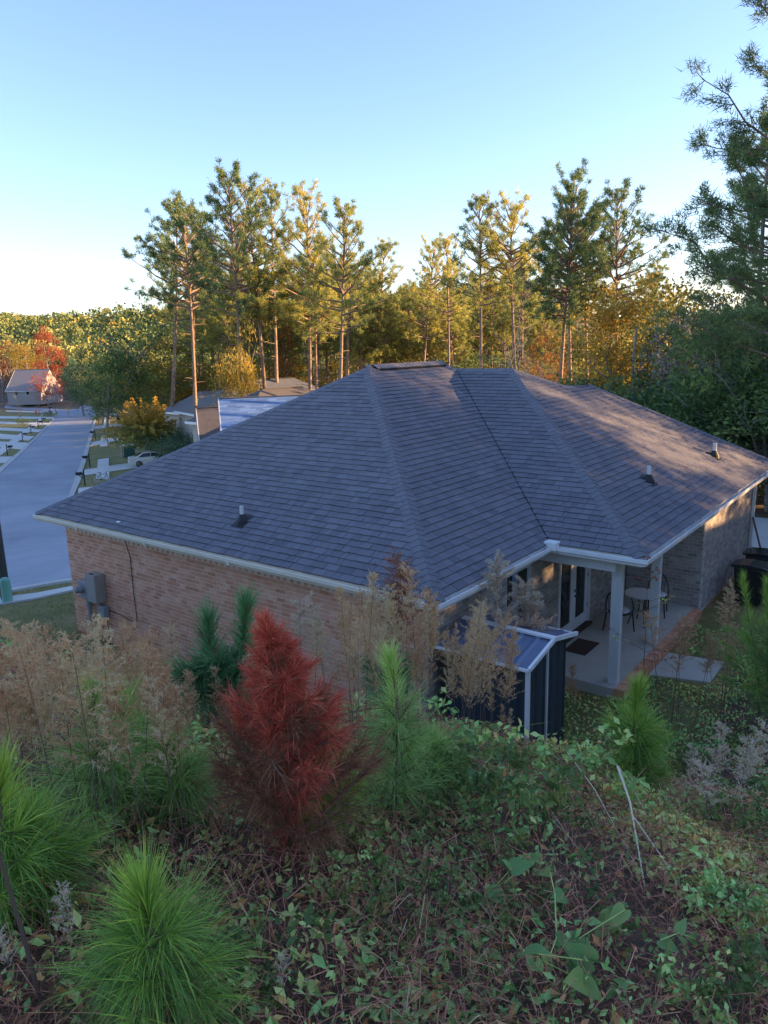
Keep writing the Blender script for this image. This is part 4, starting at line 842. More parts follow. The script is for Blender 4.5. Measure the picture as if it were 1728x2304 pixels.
# ---- tall pines one can tell apart: foot column, top column/row, depth, template, label
tall = [(372, 374, 471, 84, 0, 'pine with straight bare trunk in the clump over the leafy thicket'), (432, 398, 470, 70, 3, 'tall pine leaning over with peeling vine-hung trunk'), (431, 437, 491, 78, 1, 'thin pale-trunked pine right behind the leaning pine'),
        (545, 524, 413, 66, 0, 'tallest pine with ragged pointed top and long side limbs'), (596, 577, 458, 67, 2, 'pine with sunlit lower tufts beside the tallest pine'), (618, 617, 448, 76, 1, 'slim straight pine with narrow crown above the red maple'),
        (692, 683, 468, 66, 2, 'round-topped pine on a straight trunk left of the crooked pine'), (706, 698, 560, 68, 4, 'shorter pine tucked behind the round-topped pine'), (757, 758, 476, 60, 0, 'pine with crooked bowed trunk by the roof ridge'),
        (777, 775, 551, 84, 4, 'slender pine behind the crooked pine'), (805, 811, 579, 95, 4, 'small golden pine in the lit stand'), (841, 866, 562, 88, 1, 'pine with thin crown in the lit stand'), (942, 958, 573, 84, 2, 'broad-crowned pine above the roof ridge'), (1006, 1008, 556, 80, 1, 'thin pine next to the broad-crowned one above the ridge'),
        (1080, 1077, 468, 58, 1, 'tall pine with clean pale trunk above the low ridge'), (1172, 1161, 462, 60, 3, 'grey-trunked pine with sparse bare lower limbs'), (1257, 1265, 436, 52, 2, 'dark tall pine at the left of the right-hand clump'), (1291, 1312, 447, 50, 0, 'leaning pine in the middle of the right-hand clump'),
        (1326, 1348, 473, 54, 3, 'forked pine with wide low limbs in the right-hand clump'), (1392, 1416, 444, 50, 0, 'wide fan-crowned pine rising over the orange tree')]
RIGHT = np.array([_r[0], _r[1]])/math.hypot(_r[0], _r[1])
for (px, tx, ty, t, k, lab) in tall:
    b = stand(px, t); h = height_for(b, tx, ty); top_px, z = screen(b+np.array([0, 0, h])); dx = (tx-top_px[0])*z/FPX; a = math.atan2(dx, h)
    rz = rng.uniform(0, 6.28); o = PINES[k].place('pine_tree', lab, 'pine tree', b-np.array([0, 0, .2]), h, group='tall pines', mats={'crown': m_pinesun} if 560 < px < 1250 else {}, wide=1.05)
    ax_ = Vector((-RIGHT[1], RIGHT[0], 0)); o.rotation_mode = 'QUATERNION'; from mathutils import Quaternion; o.rotation_quaternion = Quaternion(ax_, a) @ Quaternion((0, 0, 1), rz)
# the big pines at the right edge
for (px, t, h, k, lab) in ((1782, 25, 21., 5, 'tallest near pine whose tufts stick out high over the wood edge'), (1700, 33, 15.5, 5, 'big near pine with dense tufted branches at the wood edge'), (1742, 38, 17., 2, 'second big pine close behind the dense near pine')):
    PINES[k].place('pine_tree', lab, 'pine tree', stand(px, t), h, group='tall pines', wide=1.25)
# ---- broadleaf trees of the wood
def shades_street_tree(b, h):
    y0 = hit(*c2(925, 900)); cs, sn = math.cos(R(SUN_AZ)), math.sin(R(SUN_AZ)); dl = -(b[0]-y0[0])*sn+(b[1]-y0[1])*cs; da = (b[0]-y0[0])*cs+(b[1]-y0[1])*sn
    return abs(dl) < 5 and 2 < da < 75 and b[2]+h > y0[2]+2.6+math.tan(R(SUN_EL))*da
for (px, t, h) in ((455, 110, 17), (505, 120, 18), (640, 105, 18), (655, 125, 16), (735, 100, 17), (830, 120, 15), (880, 130, 15), (905, 105, 15), (925, 115, 14), (975, 110, 16), (1030, 100, 16), (1050, 120, 15), (1120, 105, 14), (1140, 90, 13), (1210, 80, 14), (1230, 95, 13), (1365, 80, 15), (1440, 70, 14), (1480, 66, 13), (560, 130, 16), (600, 95, 16), (330, 130, 14), (290, 140, 13), (1520, 60, 12)):
    b = stand(px, t)
    if shades_street_tree(b, h): continue
    PINES[rng.integers(0, 5)].place('pine_tree', 'sunlit golden green pine deep in the wood behind the houses', 'pine tree', b, h*rng.uniform(.95, 1.1), group='pines deep in the wood', mats={'crown': m_pinesun})
for k in range(74):
    px = rng.uniform(430, 1500); t = rng.uniform(84, 135); b = stand(px, t); h = min(24, height_for(b, px, rng.uniform(575, 700)+(40 if 780 < px < 1050 else 0)))
    if shades_street_tree(b, h) or (px > 1250 and t < 95): continue
    PINES[rng.integers(0, 5)].place('pine_tree', 'sunlit golden green pine deep in the wood behind the houses', 'pine tree', b, h, group='pines deep in the wood', mats={'crown': m_pinesun}, wide=1.1)
wood = []
for px in np.arange(235, 1500, 34): wood.append((px+rng.uniform(-14, 14), rng.uniform(62, 84)))
for px in np.arange(225, 1480, 40): wood.append((px+rng.uniform(-18, 18), rng.uniform(92, 130)))
mm_ = [m_leafolive, m_leafgreen, m_leafolive, m_leafyellow, m_leafgreen, m_leafolive]
lab_ = {m_leafolive.name: 'olive green broadleaf tree in the wood behind the roofs', m_leafgreen.name: 'mid green broadleaf tree in the wood behind the roofs', m_leafyellow.name: 'yellow autumn tree in the wood behind the roofs'}
for i, (px, t) in enumerate(wood):
    if px < 470 and t < 110: t += 45
    m_ = mm_[rng.integers(0, 6)]; b = stand(px, t); hh = rng.uniform(8, 13) if t > 90 else rng.uniform(5.5, 9)
    if shades_street_tree(b, hh): continue
    BRO[rng.integers(0, 4)].place('broadleaf_tree', lab_[m_.name], 'tree', b, hh, group='broadleaf trees of the wood', mats={'crown': m_})
def special(tm, name, lab, cat, px, t, toprow, m_, wide=1., group=None):
    b = stand(px, t); h = height_for(b, px, toprow); return tm.place(name, lab, cat, b-np.array([0, 0, .15]), h, group=group, mats={'crown': m_} if m_ else {}, wide=wide)
special(BRO[0], 'maple_tree', 'bright orange red maple among the pine trunks left of the ridge', 'tree', 640, 100, 700, m_leaforange, .3)
special(BRO[1], 'maple_tree', 'orange red tree on the lit slope past the street end', 'tree', 124, 215, 735, m_leafred, .7)
special(BRO[2], 'maple_tree', 'red leaved tree low between the dark pines', 'tree', 1225, 66, 745, m_leaforange, .5)
special(BRO[0], 'golden_tree', 'orange yellow tree glowing in sun right of the pine clump', 'tree', 1450, 43, 615, m_leafgold, 1.0)
special(BRO[1], 'golden_tree', 'yellow tree beside the glowing orange tree at the wood edge', 'tree', 1385, 46, 640, m_leafgold, .8)
special(BRO[2], 'golden_tree', 'gold topped tree half hidden by vines at the wood edge', 'tree', 1530, 45, 640, m_leafolive, .9)
special(BRO[3], 'magnolia_tree', 'big dark evergreen tree at the bend of the street', 'tree', 185, 150, 795, m_leafdark, .85)
special(BRO[3], 'broadleaf_tree', 'thicket tree with olive leaves beside the street right of the dark evergreen', 'tree', 262, 128, 760, m_leafolive, .9)
special(BRO[2], 'broadleaf_tree', 'thicket tree with green leaves below the leaning pine', 'tree', 330, 118, 700, m_leafgreen, 1.0)
special(BRO[1], 'broadleaf_tree', 'yellow green thicket tree under the leaning pine', 'tree', 400, 108, 745, m_leafyellow, .9)
special(BUSH[1], 'ivy_column', 'yellow green ivy climbing the trunk of the tallest pine', 'ivy', 541, 64.5, 765, m_leafyellow, .32)
special(BRO[0], 'broadleaf_tree', 'orange tree at the far left edge of the street', 'tree', 40, 230, 770, m_leaforange, 1.1); special(BRO[3], 'broadleaf_tree', 'yellow tree beyond the distant white house', 'tree', 75, 225, 768, m_leafyellow, 1.1); special(BRO[2], 'broadleaf_tree', 'red leaved tree by the board fence', 'tree', 108, 182, 836, m_leafred, 1.)
for px, t, ty, lab in ((8, 190, 745, 'pale bare tree at the far left beside the white house'), (46, None, 868, 'small bare multi-stem tree in the shrub bed across the street'), (84, 152, 880, 'thin bare street tree on the grass island'), (123, 150, 870, 'bare street tree in the middle of the grass island'), (151, 146, 893, 'small bare street tree at the tip of the grass island'), (232, 92, 905, 'bare tree overhanging the mailboxes'), (1170, 47, 690, 'pale bare tree standing behind the low roof ridge'), (1195, 50, 720, 'pale bare tree standing behind the low roof ridge')):
    b = stand(px, t) if t else hit(*c1(325, 640)); h = height_for(b, px, ty); BARE[int(px) % 2].place('bare_tree', lab, 'tree', b, h, group='bare trees')
# the low yellow weeping tree before the car
def weeping(p, h, wd):
    t = thing('crape_myrtle', 'spreading yellow tree with sunlit top and arching sprays beside the parked car', 'tree', tuple(p)); T = []; S = Soup(); S2 = Soup()
    for k in range(4): a = k*1.7; T.append((np.array([[0, 0, -.1], [.05*math.cos(a), .05*math.sin(a), .7], [.5*math.cos(a), .5*math.sin(a), 1.6], [1.1*math.cos(a), 1.1*math.sin(a), 2.6]]), np.array([.12, .09, .06, .03])))
    for k in range(150):
        a = rng.uniform(0, 6.28); el = rng.uniform(.25, 1.35); L = wd*rng.uniform(.55, 1.05); s = np.linspace(0, 1, 9)[:, None]; d = np.array([math.cos(a)*math.cos(el), math.sin(a)*math.cos(el), math.sin(el)*.95]); q = np.array([0, 0, 1.5])+d*L*s+np.array([0, 0, -1.])*s**3*L*.32*math.cos(el); T.append((q, np.linspace(.02, .004, 9)))
        n = 110; u = rng.uniform(.25, 1, n); C = np.stack([np.interp(u, s[:, 0], q[:, i]) for i in range(3)], 1)+rng.normal(0, .055, (n, 3)); hi = C[:, 2] > 2.25+rng.normal(0, .35, n)  # upper leaves get the gold colour: sunlight painted on the crown top
        for m_, SS in ((hi, S), (~hi, S2)):
            if m_.sum(): V, F = leaves(C[m_], .13*rng.uniform(.7, 1.3, m_.sum()), .3); SS.add(V, F, rep(rng.uniform(.2, 1, m_.sum()), 4))
    n = 2600; C = rdir(n)*rng.uniform(.3, 1, (n, 1))**.5*np.array([wd*.62, wd*.62, 1.0])+np.array([0, 0, 1.9]); V, F = leaves(C, .15, .3); S2.add(V, F, rep(rng.uniform(0, .8, n), 4))
    V, F = tubes(T, 4); link(bpy.data.objects.new('trunk', mesh_np('trunk', V, F, m_greybark, np.full(len(V), .5))), t); link(bpy.data.objects.new('lit_sprays', S.mesh('lit_sprays', m_leafgold)), t); link(bpy.data.objects.new('lower_crown', S2.mesh('lower_crown', m_leafolive)), t); t.scale = (h/4.4,)*3
b = hit(*c2(925, 900)); weeping(b, height_for(b, 303, 886), 3.3)
for px, py, h, lab in ((110, 938, 1.5, 'round clipped shrub by the kerb across the street'), (44, 957, 1.4, 'low shrub bed around the small bare tree'), (57, 958, 1.5, 'shrub at the road end of the shrub bed')):
    b = hit(px, py); BUSH[0].place('shrub', lab, 'shrub', b, h, group='clipped shrubs', mats={'crown': m_leafdark})
for px, t, h in ((352, 78, 3.2), (380, 74, 3.6), (405, 72, 3.4), (428, 70, 3.6), (452, 74, 3.0)):
    BUSH[rng.integers(0, 2)].place('wild_shrub', 'dark shrub in the row behind the parked car and the small brown-roofed house', 'shrub', stand(px, t), h, group='shrubs behind the parked car', mats={'crown': m_leafdark}, wide=1.1)
b = stand(425, 82); BRO[2].place('broadleaf_tree', 'dark leafy tree right behind the yellow tree', 'tree', b, 4.6, mats={'crown': m_leafdark}); b = stand(392, 90); BRO[0].place('broadleaf_tree', 'dark green tree left behind the yellow tree', 'tree', b, 5., mats={'crown': m_leafgreen})
# dark shrubs and vine-draped masses behind the house on the right
hedge = [(1010, 52, 4.2), (1060, 50, 4.5), (1110, 46, 4.2), (1150, 44, 4.), (1190, 42, 4.2), (1230, 44, 4.6), (1270, 40, 4.2), (1310, 42, 4.6), (1350, 38, 4.4), (1390, 37, 5.), (1430, 36, 4.6), (1470, 35, 4.2), (1510, 34, 5.), (1550, 33, 4.4), (1590, 32, 5.), (1630, 30, 4.6), (1670, 29, 5.), (1710, 28, 4.8), (1750, 27, 5.2), (960, 56, 4.2), (905, 58, 4.), (850, 58, 4.), (790, 56, 4.), (730, 58, 3.6)]
for px, t, h in hedge:
    b = stand(px, t); BUSH[rng.integers(0, 2)].place('wild_shrub', 'dark green wild shrub at the wood edge behind the brick house' if px < 1400 else 'dark leafy thicket shrub right of the brick house', 'shrub', b, h*rng.uniform(.9, 1.2), group='wild shrubs at the wood edge', mats={'crown': m_leafdark if rng.uniform() < .45 else m_leafgreen}, wide=1.15)
for px, t, ty, m_, lab in ((1600, 36, 655, m_vinegrey, 'tangled grey vine mass over a tree at the right wood edge'), (1560, 38, 700, m_vinegrey, 'smaller grey vine mass beside the tangled one'), (1665, 34, 650, m_leafdark, 'dark tree draped in ivy under the big near pines'), (1720, 31, 640, m_leafgreen, 'green ivy-covered tree under the big near pines'), (1500, 44, 690, m_leafgreen, 'green tree behind the grey vine mass')):
    special(BRO[3] if m_ is not m_vinegrey else BRO[2], 'vine_covered_tree', lab, 'tree', px, t, ty, m_, .62)
# ---- the wood goes on to the right, outside the picture; it shades the house from the low sun
c55, s55 = math.cos(R(SUN_AZ)), math.sin(R(SUN_AZ))
def wood_at(l, a, h, k, wide=1.1):
    x, y = a*c55-l*s55, a*s55+l*c55; return BRO[k].place('broadleaf_tree', 'tree of the wood right of the house, beyond the picture', 'tree', (x, y, float(H(x, y))-.2), h, group='wood to the right of the house', mats={'crown': m_leafgreen}, wide=wide)
for row, a0 in enumerate((31., 36., 41., 47.)):
    for l in np.arange(-30, 30, 4.0):
        l = l+rng.uniform(-.8, .8)+row*1.3; slot = 4.6 < l < 12.2
        a = a0+rng.uniform(-1, 1); gz = float(H(a*c55-l*s55, a*s55+l*c55))
        wood_at(l, a, (rng.uniform(6.3, 7.1)+(a-31)*.14 if slot else rng.uniform(15, 18))-gz*(1 if slot else .3), 3 if row % 2 else 1, .8 if slot else 1.)
for l in np.arange(-32, 34, 2.1):
    a = 27.5+rng.uniform(-1, 1); x, y = a*c55-l*s55, a*s55+l*c55; BUSH[rng.integers(0, 2)].place('wild_shrub', 'shrub under the wood right of the house, beyond the picture', 'shrub', (x, y, float(H(x, y))-.1), rng.uniform(4.5, 6.) if not 5.5 < l < 11.5 else max(1.6, 6.2-float(H(x, y))), group='shrubs under the wood to the right', mats={'crown': m_leafgreen}, wide=1.2)

# ---- far wooded hills, one mass
def far_wood():
    S = Soup(); N = 2600
    for k in range(N):
        t = 150+560*rng.uniform(0, 1)**1.1; px = rng.uniform(-160, 1200) if t > 230 else rng.uniform(-160, 240) if rng.uniform() < .5 else rng.uniform(300, 1400)
        if px < 230 and t < 232: t = rng.uniform(232, 600)
        d = ray(px, 800); d = d[:2]/(d@_f); x, y = CAM[0]+d[0]*t, CAM[1]+d[1]*t; z = float(H(x, y)); h = rng.uniform(7, 13); r = rng.uniform(2.4, 4.6); n = 70
        D = rdir(n, .45); C = np.array([x, y, z+h*.62])+D*np.array([r, r, h*.42])*rng.uniform(.75, 1.05, (n, 1)); V, F = leaves(C, rng.uniform(1.0, 1.7, n), .2, .8); S.add(V, F, rep(np.clip(rng.normal(.5, .25)+rng.normal(0, .1, n), 0, 1), 4))
    o = link(bpy.data.objects.new('distant_wood', S.mesh('distant_wood', tintmat('distant_leaf', [(0, (0.089,0.138,0.064)), (.4, (0.176,0.227,0.082)), (.75, (0.328,0.340,0.101)), (1, (0.554,0.428,0.114))], .8, leaf=.2)))); tag(o, 'wooded hillside far beyond the street', 'wood', kind='stuff')
far_wood()

# ------------------------------------------------------------------ the overgrown bank
def sapling(label, base, h, m_, n=3000, nl=.22, spread=.45, whorls=3, w=.0026, lean=(0, 0), lowdroop=.5, leader=.33, dead=None, name='pine_sapling', low=.2, bpw=5, toplight=.25):
    t = thing(name, label, 'pine sapling', tuple(base), 0, 'pine saplings'); zz = np.linspace(-.08, 1, 12); ph = rng.uniform(0, 6); P = np.stack([zz*lean[0]*h+.03*h*np.sin(zz*4+ph), zz*lean[1]*h+.03*h*np.cos(zz*3+ph), zz*h], 1); P[:, :2] -= P[1, :2]*(1-zz[:, None]).clip(0, 1)
    ax = lambda u: np.stack([np.interp(u, zz, P[:, i]) for i in range(3)], 1); T = [(P, np.linspace(.011+.006*h, .006, 12))]; S = Soup(); S2 = Soup()
    def brush(q0, q1, k, up, th0, th1, ln, tn, droop, soup):
        u = rng.uniform(0, 1, k)**.8; p = q0+(q1-q0)*u[:, None]; d = unit(q1-q0); rad = rdir(k); rad = unit(rad-d*np.sum(rad*d, 1, keepdims=True)); th = rng.uniform(th0, th1, k)*(1.25-.75*u); D = d*np.cos(th)[:, None]+rad*np.sin(th)[:, None]
        V, F = needles(p, unit(D+rng.normal(0, .10, (k, 3))), ln*rng.uniform(.45, 1.15, k), w, droop*rng.uniform(.3, 1.7, (k, 1))); tq = np.clip(tn+rng.normal(0, .19, k), .14, 1); tq[rng.uniform(0, 1, k) < .035] = 0.; soup.add(V, F, rep(tq, 5))
    a, b = ax(np.array([1-leader, 1.0])); nlead = int(n*.13) if not dead else int(n*.015); brush(a, b, nlead, 1, .35, .95, nl*.8, .62+toplight*.5, .1, S); brush(ax(np.array([.88]))[0], b, nlead//3, 1, .1, .7, nl*.8, .7+toplight*.6, .05, S)  # leader needles take a paler tint than the rest
    k = int(n*(.2 if not dead else .05)); u = rng.uniform(low, 1-leader, k); az = rng.uniform(0, 6.28, k); D = np.stack([np.cos(az), np.sin(az), rng.uniform(-.2, .7, k)], 1); V, F = needles(ax(u), D, nl*rng.uniform(.8, 1.15, k), w, lowdroop); S.add(V, F, rep(np.clip(.42+rng.normal(0, .14, k), 0, 1), 5))
    nb = whorls*bpw; az = rng.uniform(0, 6.28)
    for i in range(nb):
        u = low+(1-leader-low)*(i//bpw+rng.uniform(0, .5))/max(1, whorls)+.05; az += 6.28/bpw+rng.normal(0, .25); L = spread*h*((1.1-u) if not dead else (1.0-u)*1.08)*(rng.uniform(.6, 1.1) if not dead else rng.uniform(.7, 1.0)); nl_ = nl if not dead else nl*(1.15-.62*u); el = rng.uniform(.25, .8) if not dead else rng.uniform(.45, 1.05); p = ax(np.array([u]))[0]; d = np.array([math.cos(az)*math.cos(el), math.sin(az)*math.cos(el), math.sin(el)]); e = p+d*L+np.array([0, 0, .18*L]); mid = (p+e)/2-np.array([0, 0, .04*L]); T.append((np.array([p, mid, e]), np.array([.006, .005, .003])))
        soup = S2 if dead and rng.uniform() < np.clip(1.25-2.1*u, 0.06, 1) else S; kk = int(n*(.5 if not dead else .85)/nb); brush(mid+(p-mid)*.4, e, int(kk*(.7 if not dead else .35)), 0, .5, 1.15, nl_*.92, .48+.2*rng.uniform(), .45, soup); brush(mid+(e-mid)*.5, e+d*.03, int(kk*(.3 if not dead else .15)), 0, .1, .8, nl_*.85, .62, .15, soup)
        for j in range(8 if dead else 0):
            q = p+(e-p)*rng.uniform(.12, .95); f_ = q+unit(d+rng.normal(0, .55, 3)+np.array([0, 0, .35]))*L*rng.uniform(.25, .5); T.append((np.array([q, f_]), np.array([.003, .0015]))); brush(q, f_, int(kk*.065), 0, .35, 1.1, nl_*.9, .35+.4*rng.uniform(), .3, soup)
    V, F = tubes(T, 6); link(bpy.data.objects.new('stem', mesh_np('stem', V, F, m_bark, rng.uniform(.2, .5, len(V)), True)), t)
    link(bpy.data.objects.new('needles', S.mesh('needles', m_)), t)
    if dead and S2.V: link(bpy.data.objects.new('brown_needles', S2.mesh('brown_needles', dead)), t)
    return t
def sap_at(label, bpx, bpy_, tx, ty, m_, **k):
    b = hit(bpx, bpy_); h = max(.3, height_for(b, tx, ty)-.62*k.get('nl', .22)); tp, z = screen(b+np.array([0, 0, h])); dx = (tx-tp[0])*z/FPX/h
    return sapling(label, b, h, m_, lean=(RIGHT[0]*dx, RIGHT[1]*dx), **k)
sap_at('large bright green pine sapling with long arching needles low on the bank', 372, 2345, 336, 1905, m_sap, n=3200, nl=.25, spread=.48, whorls=3, w=.0020, lowdroop=.75, low=.25, leader=.2)
sap_at('dead pine sapling with rust red needles', 652, 1940, 594, 1360, m_red, n=30000, nl=.13, spread=.46, whorls=9, w=.0018, leader=.06, dead=m_reddead, low=.05, bpw=8, toplight=.1)
sap_at('tall slender green pine sapling right of the dead red one', 884, 1850, 874, 1432, m_sapblue, n=2900, nl=.19, spread=.20, whorls=5, w=.0024, leader=.30, low=.08, toplight=.7)
sap_at('dark green pine sapling peeking over the tall slender one', 862, 1640, 878, 1340, m_sapdark, n=2800, nl=.24, spread=.3, whorls=2, w=.004, low=.3, leader=.5)
sap_at('small yellow green pine sapling pressed against the dead red one', 742, 1885, 716, 1600, m_sap, n=3000, nl=.20, spread=.42, whorls=3, low=.1, lowdroop=.9)
sap_at('lone green pine sapling on the bank below the porch column', 1440, 1785, 1436, 1508, m_sap, n=3600, nl=.25, spread=.30, whorls=4, w=.0034, leader=.34, low=.06, toplight=.1)
sap_at('pine sapling with paired bright tufts at the right end of the bank', 1745, 1640, 1712, 1290, m_sap, n=5200, nl=.27, spread=.42, whorls=4, w=.003, low=.1)
sap_at('pine sapling beside the paired bright tufts', 1705, 1640, 1686, 1275, m_sap, n=3800, nl=.26, spread=.3, whorls=3, w=.003, low=.1)
sap_at('dark pine sapling with upright tufts in front of the brick wall', 520, 1640, 543, 1312, m_sapdark, n=2800, nl=.27, spread=.34, whorls=2, w=.0042, low=.25, leader=.42)
sap_at('thinner dark pine sapling beside the upright-tufted one', 465, 1640, 477, 1345, m_sapdark, n=2200, nl=.26, spread=.34, whorls=2, w=.0042, low=.25, leader=.45)
sap_at('green pine sapling standing in the dry brown weeds', 215, 1890, 197, 1485, m_sapblue, n=1700, nl=.24, spread=.34, whorls=3, w=.0026, low=.1)
sap_at('green pine sapling behind the dry weeds, next to the brown stalks', 285, 1850, 272, 1505, m_sapblue, n=1500, nl=.24, spread=.34, whorls=3, w=.0026, low=.1)
sap_at('bright green pine sapling at the left end of the bank', -30, 2090, 6, 1660, m_sap, n=2600, nl=.23, spread=.42, whorls=3, low=.1)
sap_at('bushy green pine sapling low in the weeds left of the dead red one', 400, 1850, 385, 1610, m_sapblue, n=2200, nl=.24, spread=.5, whorls=3, low=.1, lowdroop=.8)
sap_at('short spreading pine sapling at the foot of the tall slender one', 960, 1800, 965, 1645, m_sapblue, n=2600, nl=.23, spread=.6, whorls=2, low=.15)
sap_at('green pine sapling in the weeds at the left, half hidden', 95, 2050, 70, 1760, m_sap, n=2000, nl=.24, spread=.45, whorls=3, low=.1)
sap_at('bluish pine sapling among the brown stalks in the middle of the weeds', 330, 1800, 325, 1580, m_sapblue, n=1800, nl=.25, spread=.45, whorls=3, low=.1, lowdroop=.8)

def fennel_template(seed, h=1.5, nb=75, fl=26, dense=1., fan=.30, u0=.45):
    global rng
    keep = rng; rng = np.random.default_rng(seed); zz = np.linspace(0, 1, 9); b = rng.uniform(-.1, .1, 2); P = np.stack([b[0]*zz**2*h, b[1]*zz**2*h, zz*h], 1); T = [(P, np.linspace(.0055, .0015, 9))]; S = Soup()
    for k in range(nb):
        u = u0+(1-u0)*rng.uniform()**.8; p = np.array([np.interp(u, zz, P[:, i]) for i in range(3)]); az = rng.uniform(0, 6.28); L = fan*(1.12-u)**.8*rng.uniform(.5, 1.25)+.03; el = rng.uniform(.6, 1.2); d = np.array([math.cos(az)*math.cos(el), math.sin(az)*math.cos(el), math.sin(el)]); s = np.linspace(0, 1, 4)[:, None]; q = p+d*L*s+np.array([math.cos(az), math.sin(az), -.25])*s**2*L*.35
        V, F = needles(q[:-1], q[1:]-q[:-1], np.linalg.norm(q[1:]-q[:-1], axis=1)*1.05, .0034, 0); S.add(V, F, .25)
        n = int(fl*dense*1.3); uu = rng.uniform(.2, 1, n); C = np.stack([np.interp(uu, s[:, 0], q[:, i]) for i in range(3)], 1); D = unit(d*.6+rdir(n)); V, F = needles(C, D, rng.uniform(.012, .04, n), .0045, .3); S.add(V, F, rep(np.clip(rng.normal(.5, .2, n), 0, 1), 5))
    V, F = tubes(T, 5); tm = mesh_np('stem', V, F, m_twig, np.full(len(V), .3), True); pm = S.mesh('plume', m_fluff); rng = keep
    return Template([('stem', tm), ('plume', pm)], h)
FEN = [fennel_template(301, nb=60), fennel_template(302, nb=70, fan=.24, u0=.55), fennel_template(303, nb=46, fl=20, fan=.34, u0=.6), fennel_template(304, nb=80, fan=.20, u0=.4)]
GOLD = fennel_template(311, h=1.7, nb=46, fl=120, fan=.42)
def weed(px, py, ty, k=None, m_=None, lab='dry brown feathery weed among the green pine saplings', g='dry feathery weeds', tm=None, wide=1.):
    b = hit(px, py); h = height_for(b, px, ty); (tm or FEN[rng.integers(0, 4) if k is None else k]).place('dry_weed', lab, 'weed', b-np.array([0, 0, .03]), h, lean=(rng.normal(0, .07), rng.normal(0, .07)), group=g, mats={'plume': m_} if m_ else {}, wide=wide)
for i in range(46):
    px = rng.uniform(-20, 430); py = rng.uniform(1640, 1960); weed(px, py, 1405+rng.uniform(-30, 130)+abs(px-250)*.05, wide=.85)
for i in range(12): px = rng.uniform(-30, 150); weed(px, rng.uniform(1750, 1950), 1500+rng.uniform(-60, 80), m_=None, wide=.9)
for i in range(34): px = rng.uniform(215, 800); weed(px, rng.uniform(1540, 1680), 1415+rng.uniform(-25, 80), lab='dry feathery weed along the foot of the red brick wall', g='dry weeds along the brick wall')
for i in range(62): px = rng.uniform(790, 1150); weed(px, rng.uniform(1590, 1720), 1285+rng.uniform(-20, 190)+max(0, px-980)*.9, wide=.7, lab='tall dry weed between the roof corner and the shed', g='dry weeds between roof corner and shed')
for i, (px, ty) in enumerate(((880, 1265), (900, 1250), (862, 1290))): weed(px, 1660, ty, m_=m_fluffrust, lab='tall rust coloured feathery weed in front of the roof corner', g='rust coloured weeds')
for px, ty in ((1130, 1240), (1165, 1300), (1190, 1330)): weed(px, 1668, ty, m_=m_fluffpale, tm=GOLD, lab='tall pale seed-headed weed leaning over the shed roof', g='pale seed-headed weeds')
for px in (690, 745): weed(px, 1650, 1300+rng.uniform(0, 50), m_=m_fluffpale, lab='thin pale weed in front of the brick wall', g='thin pale weeds')
for i in range(9): px = rng.uniform(1480, 1650); weed(px, rng.uniform(1560, 1640), 1330+rng.uniform(-40, 120), lab='dry brown weed at the foot of the porch side wall', g='dry weeds by the side wall')
for px, py, ty in ((1575, 1900, 1620), (1620, 1880, 1600), (1540, 1870, 1680), (1660, 1920, 1650), (1600, 1960, 1700)): weed(px, py, ty, m_=m_fluffpale, lab='pale fluffy seed weed at the right of the bank', g='pale fluffy weeds')
for i in range(16): px = rng.uniform(1040, 1190); weed(px, rng.uniform(1640, 1720), 1400+rng.uniform(-20, 110), lab='dry weed in front of the dark shed', g='dry weeds by the shed', wide=.75)
for i in range(8): px = rng.uniform(1130, 1300); weed(px, rng.uniform(1620, 1690), 1480+rng.uniform(-30, 110), lab='dry weed in front of the dark shed', g='dry weeds by the shed', wide=.8)
for px, py, ty in ((215, 2290, 1950), (380, 2330, 2060), (60, 2300, 2040), (640, 2360, 2140)): weed(px, py, ty, k=2, m_=m_fluffpale, lab='short pale seed stalk near the large bright pine sapling', g='short pale seed stalks', wide=.7)
# bare dark stalk at the left and fallen pale stems
def stalk(pts, r, m_, label, cat='stalk', name='bare_stalk', tint=.2):
    P = np.array(pts); V, F = tube_np(P, np.linspace(r, r*.35, len(P)), 6); o = np_obj(name, V, np.array(F), m_, tint=np.full(len(V), tint), smooth=True); return tag(o, label, cat)
b = hit(118, 2330); h = height_for(b, 20, 1440); top = b+np.array([RIGHT[0]*-.20, RIGHT[1]*-.20, h]); mid = (b+top)/2+np.array([.03, .02, 0]); stalk([b-np.array([0, 0, .1]), b+(mid-b)*.5, mid, mid+(top-mid)*.55+np.array([.02, 0, 0]), top], .007, m_twig, 'tall bare dark stalk rising at the left end of the bank', tint=0)
for i, (p0, p1, hh) in enumerate((((1160, 1800), (1350, 1995), .10), ((1275, 1760), (1430, 1960), .14), ((1385, 1830), (1450, 2010), .22), ((1365, 1765), (1480, 1900), .16), ((1420, 1900), (1560, 2060), .08))):
    a, b = hit(*p0), hit(*p1); m_ = (a+b)/2; stalk([a+np.array([0, 0, hh+.08]), m_+np.array([0, 0, hh+.03]), b+np.array([0, 0, .03])], .0045 if i != 2 else .008, m_litter, 'pale dead stem fallen across the ground cover', name='fallen_stem', tint=.98)['group'] = 'fallen stems'
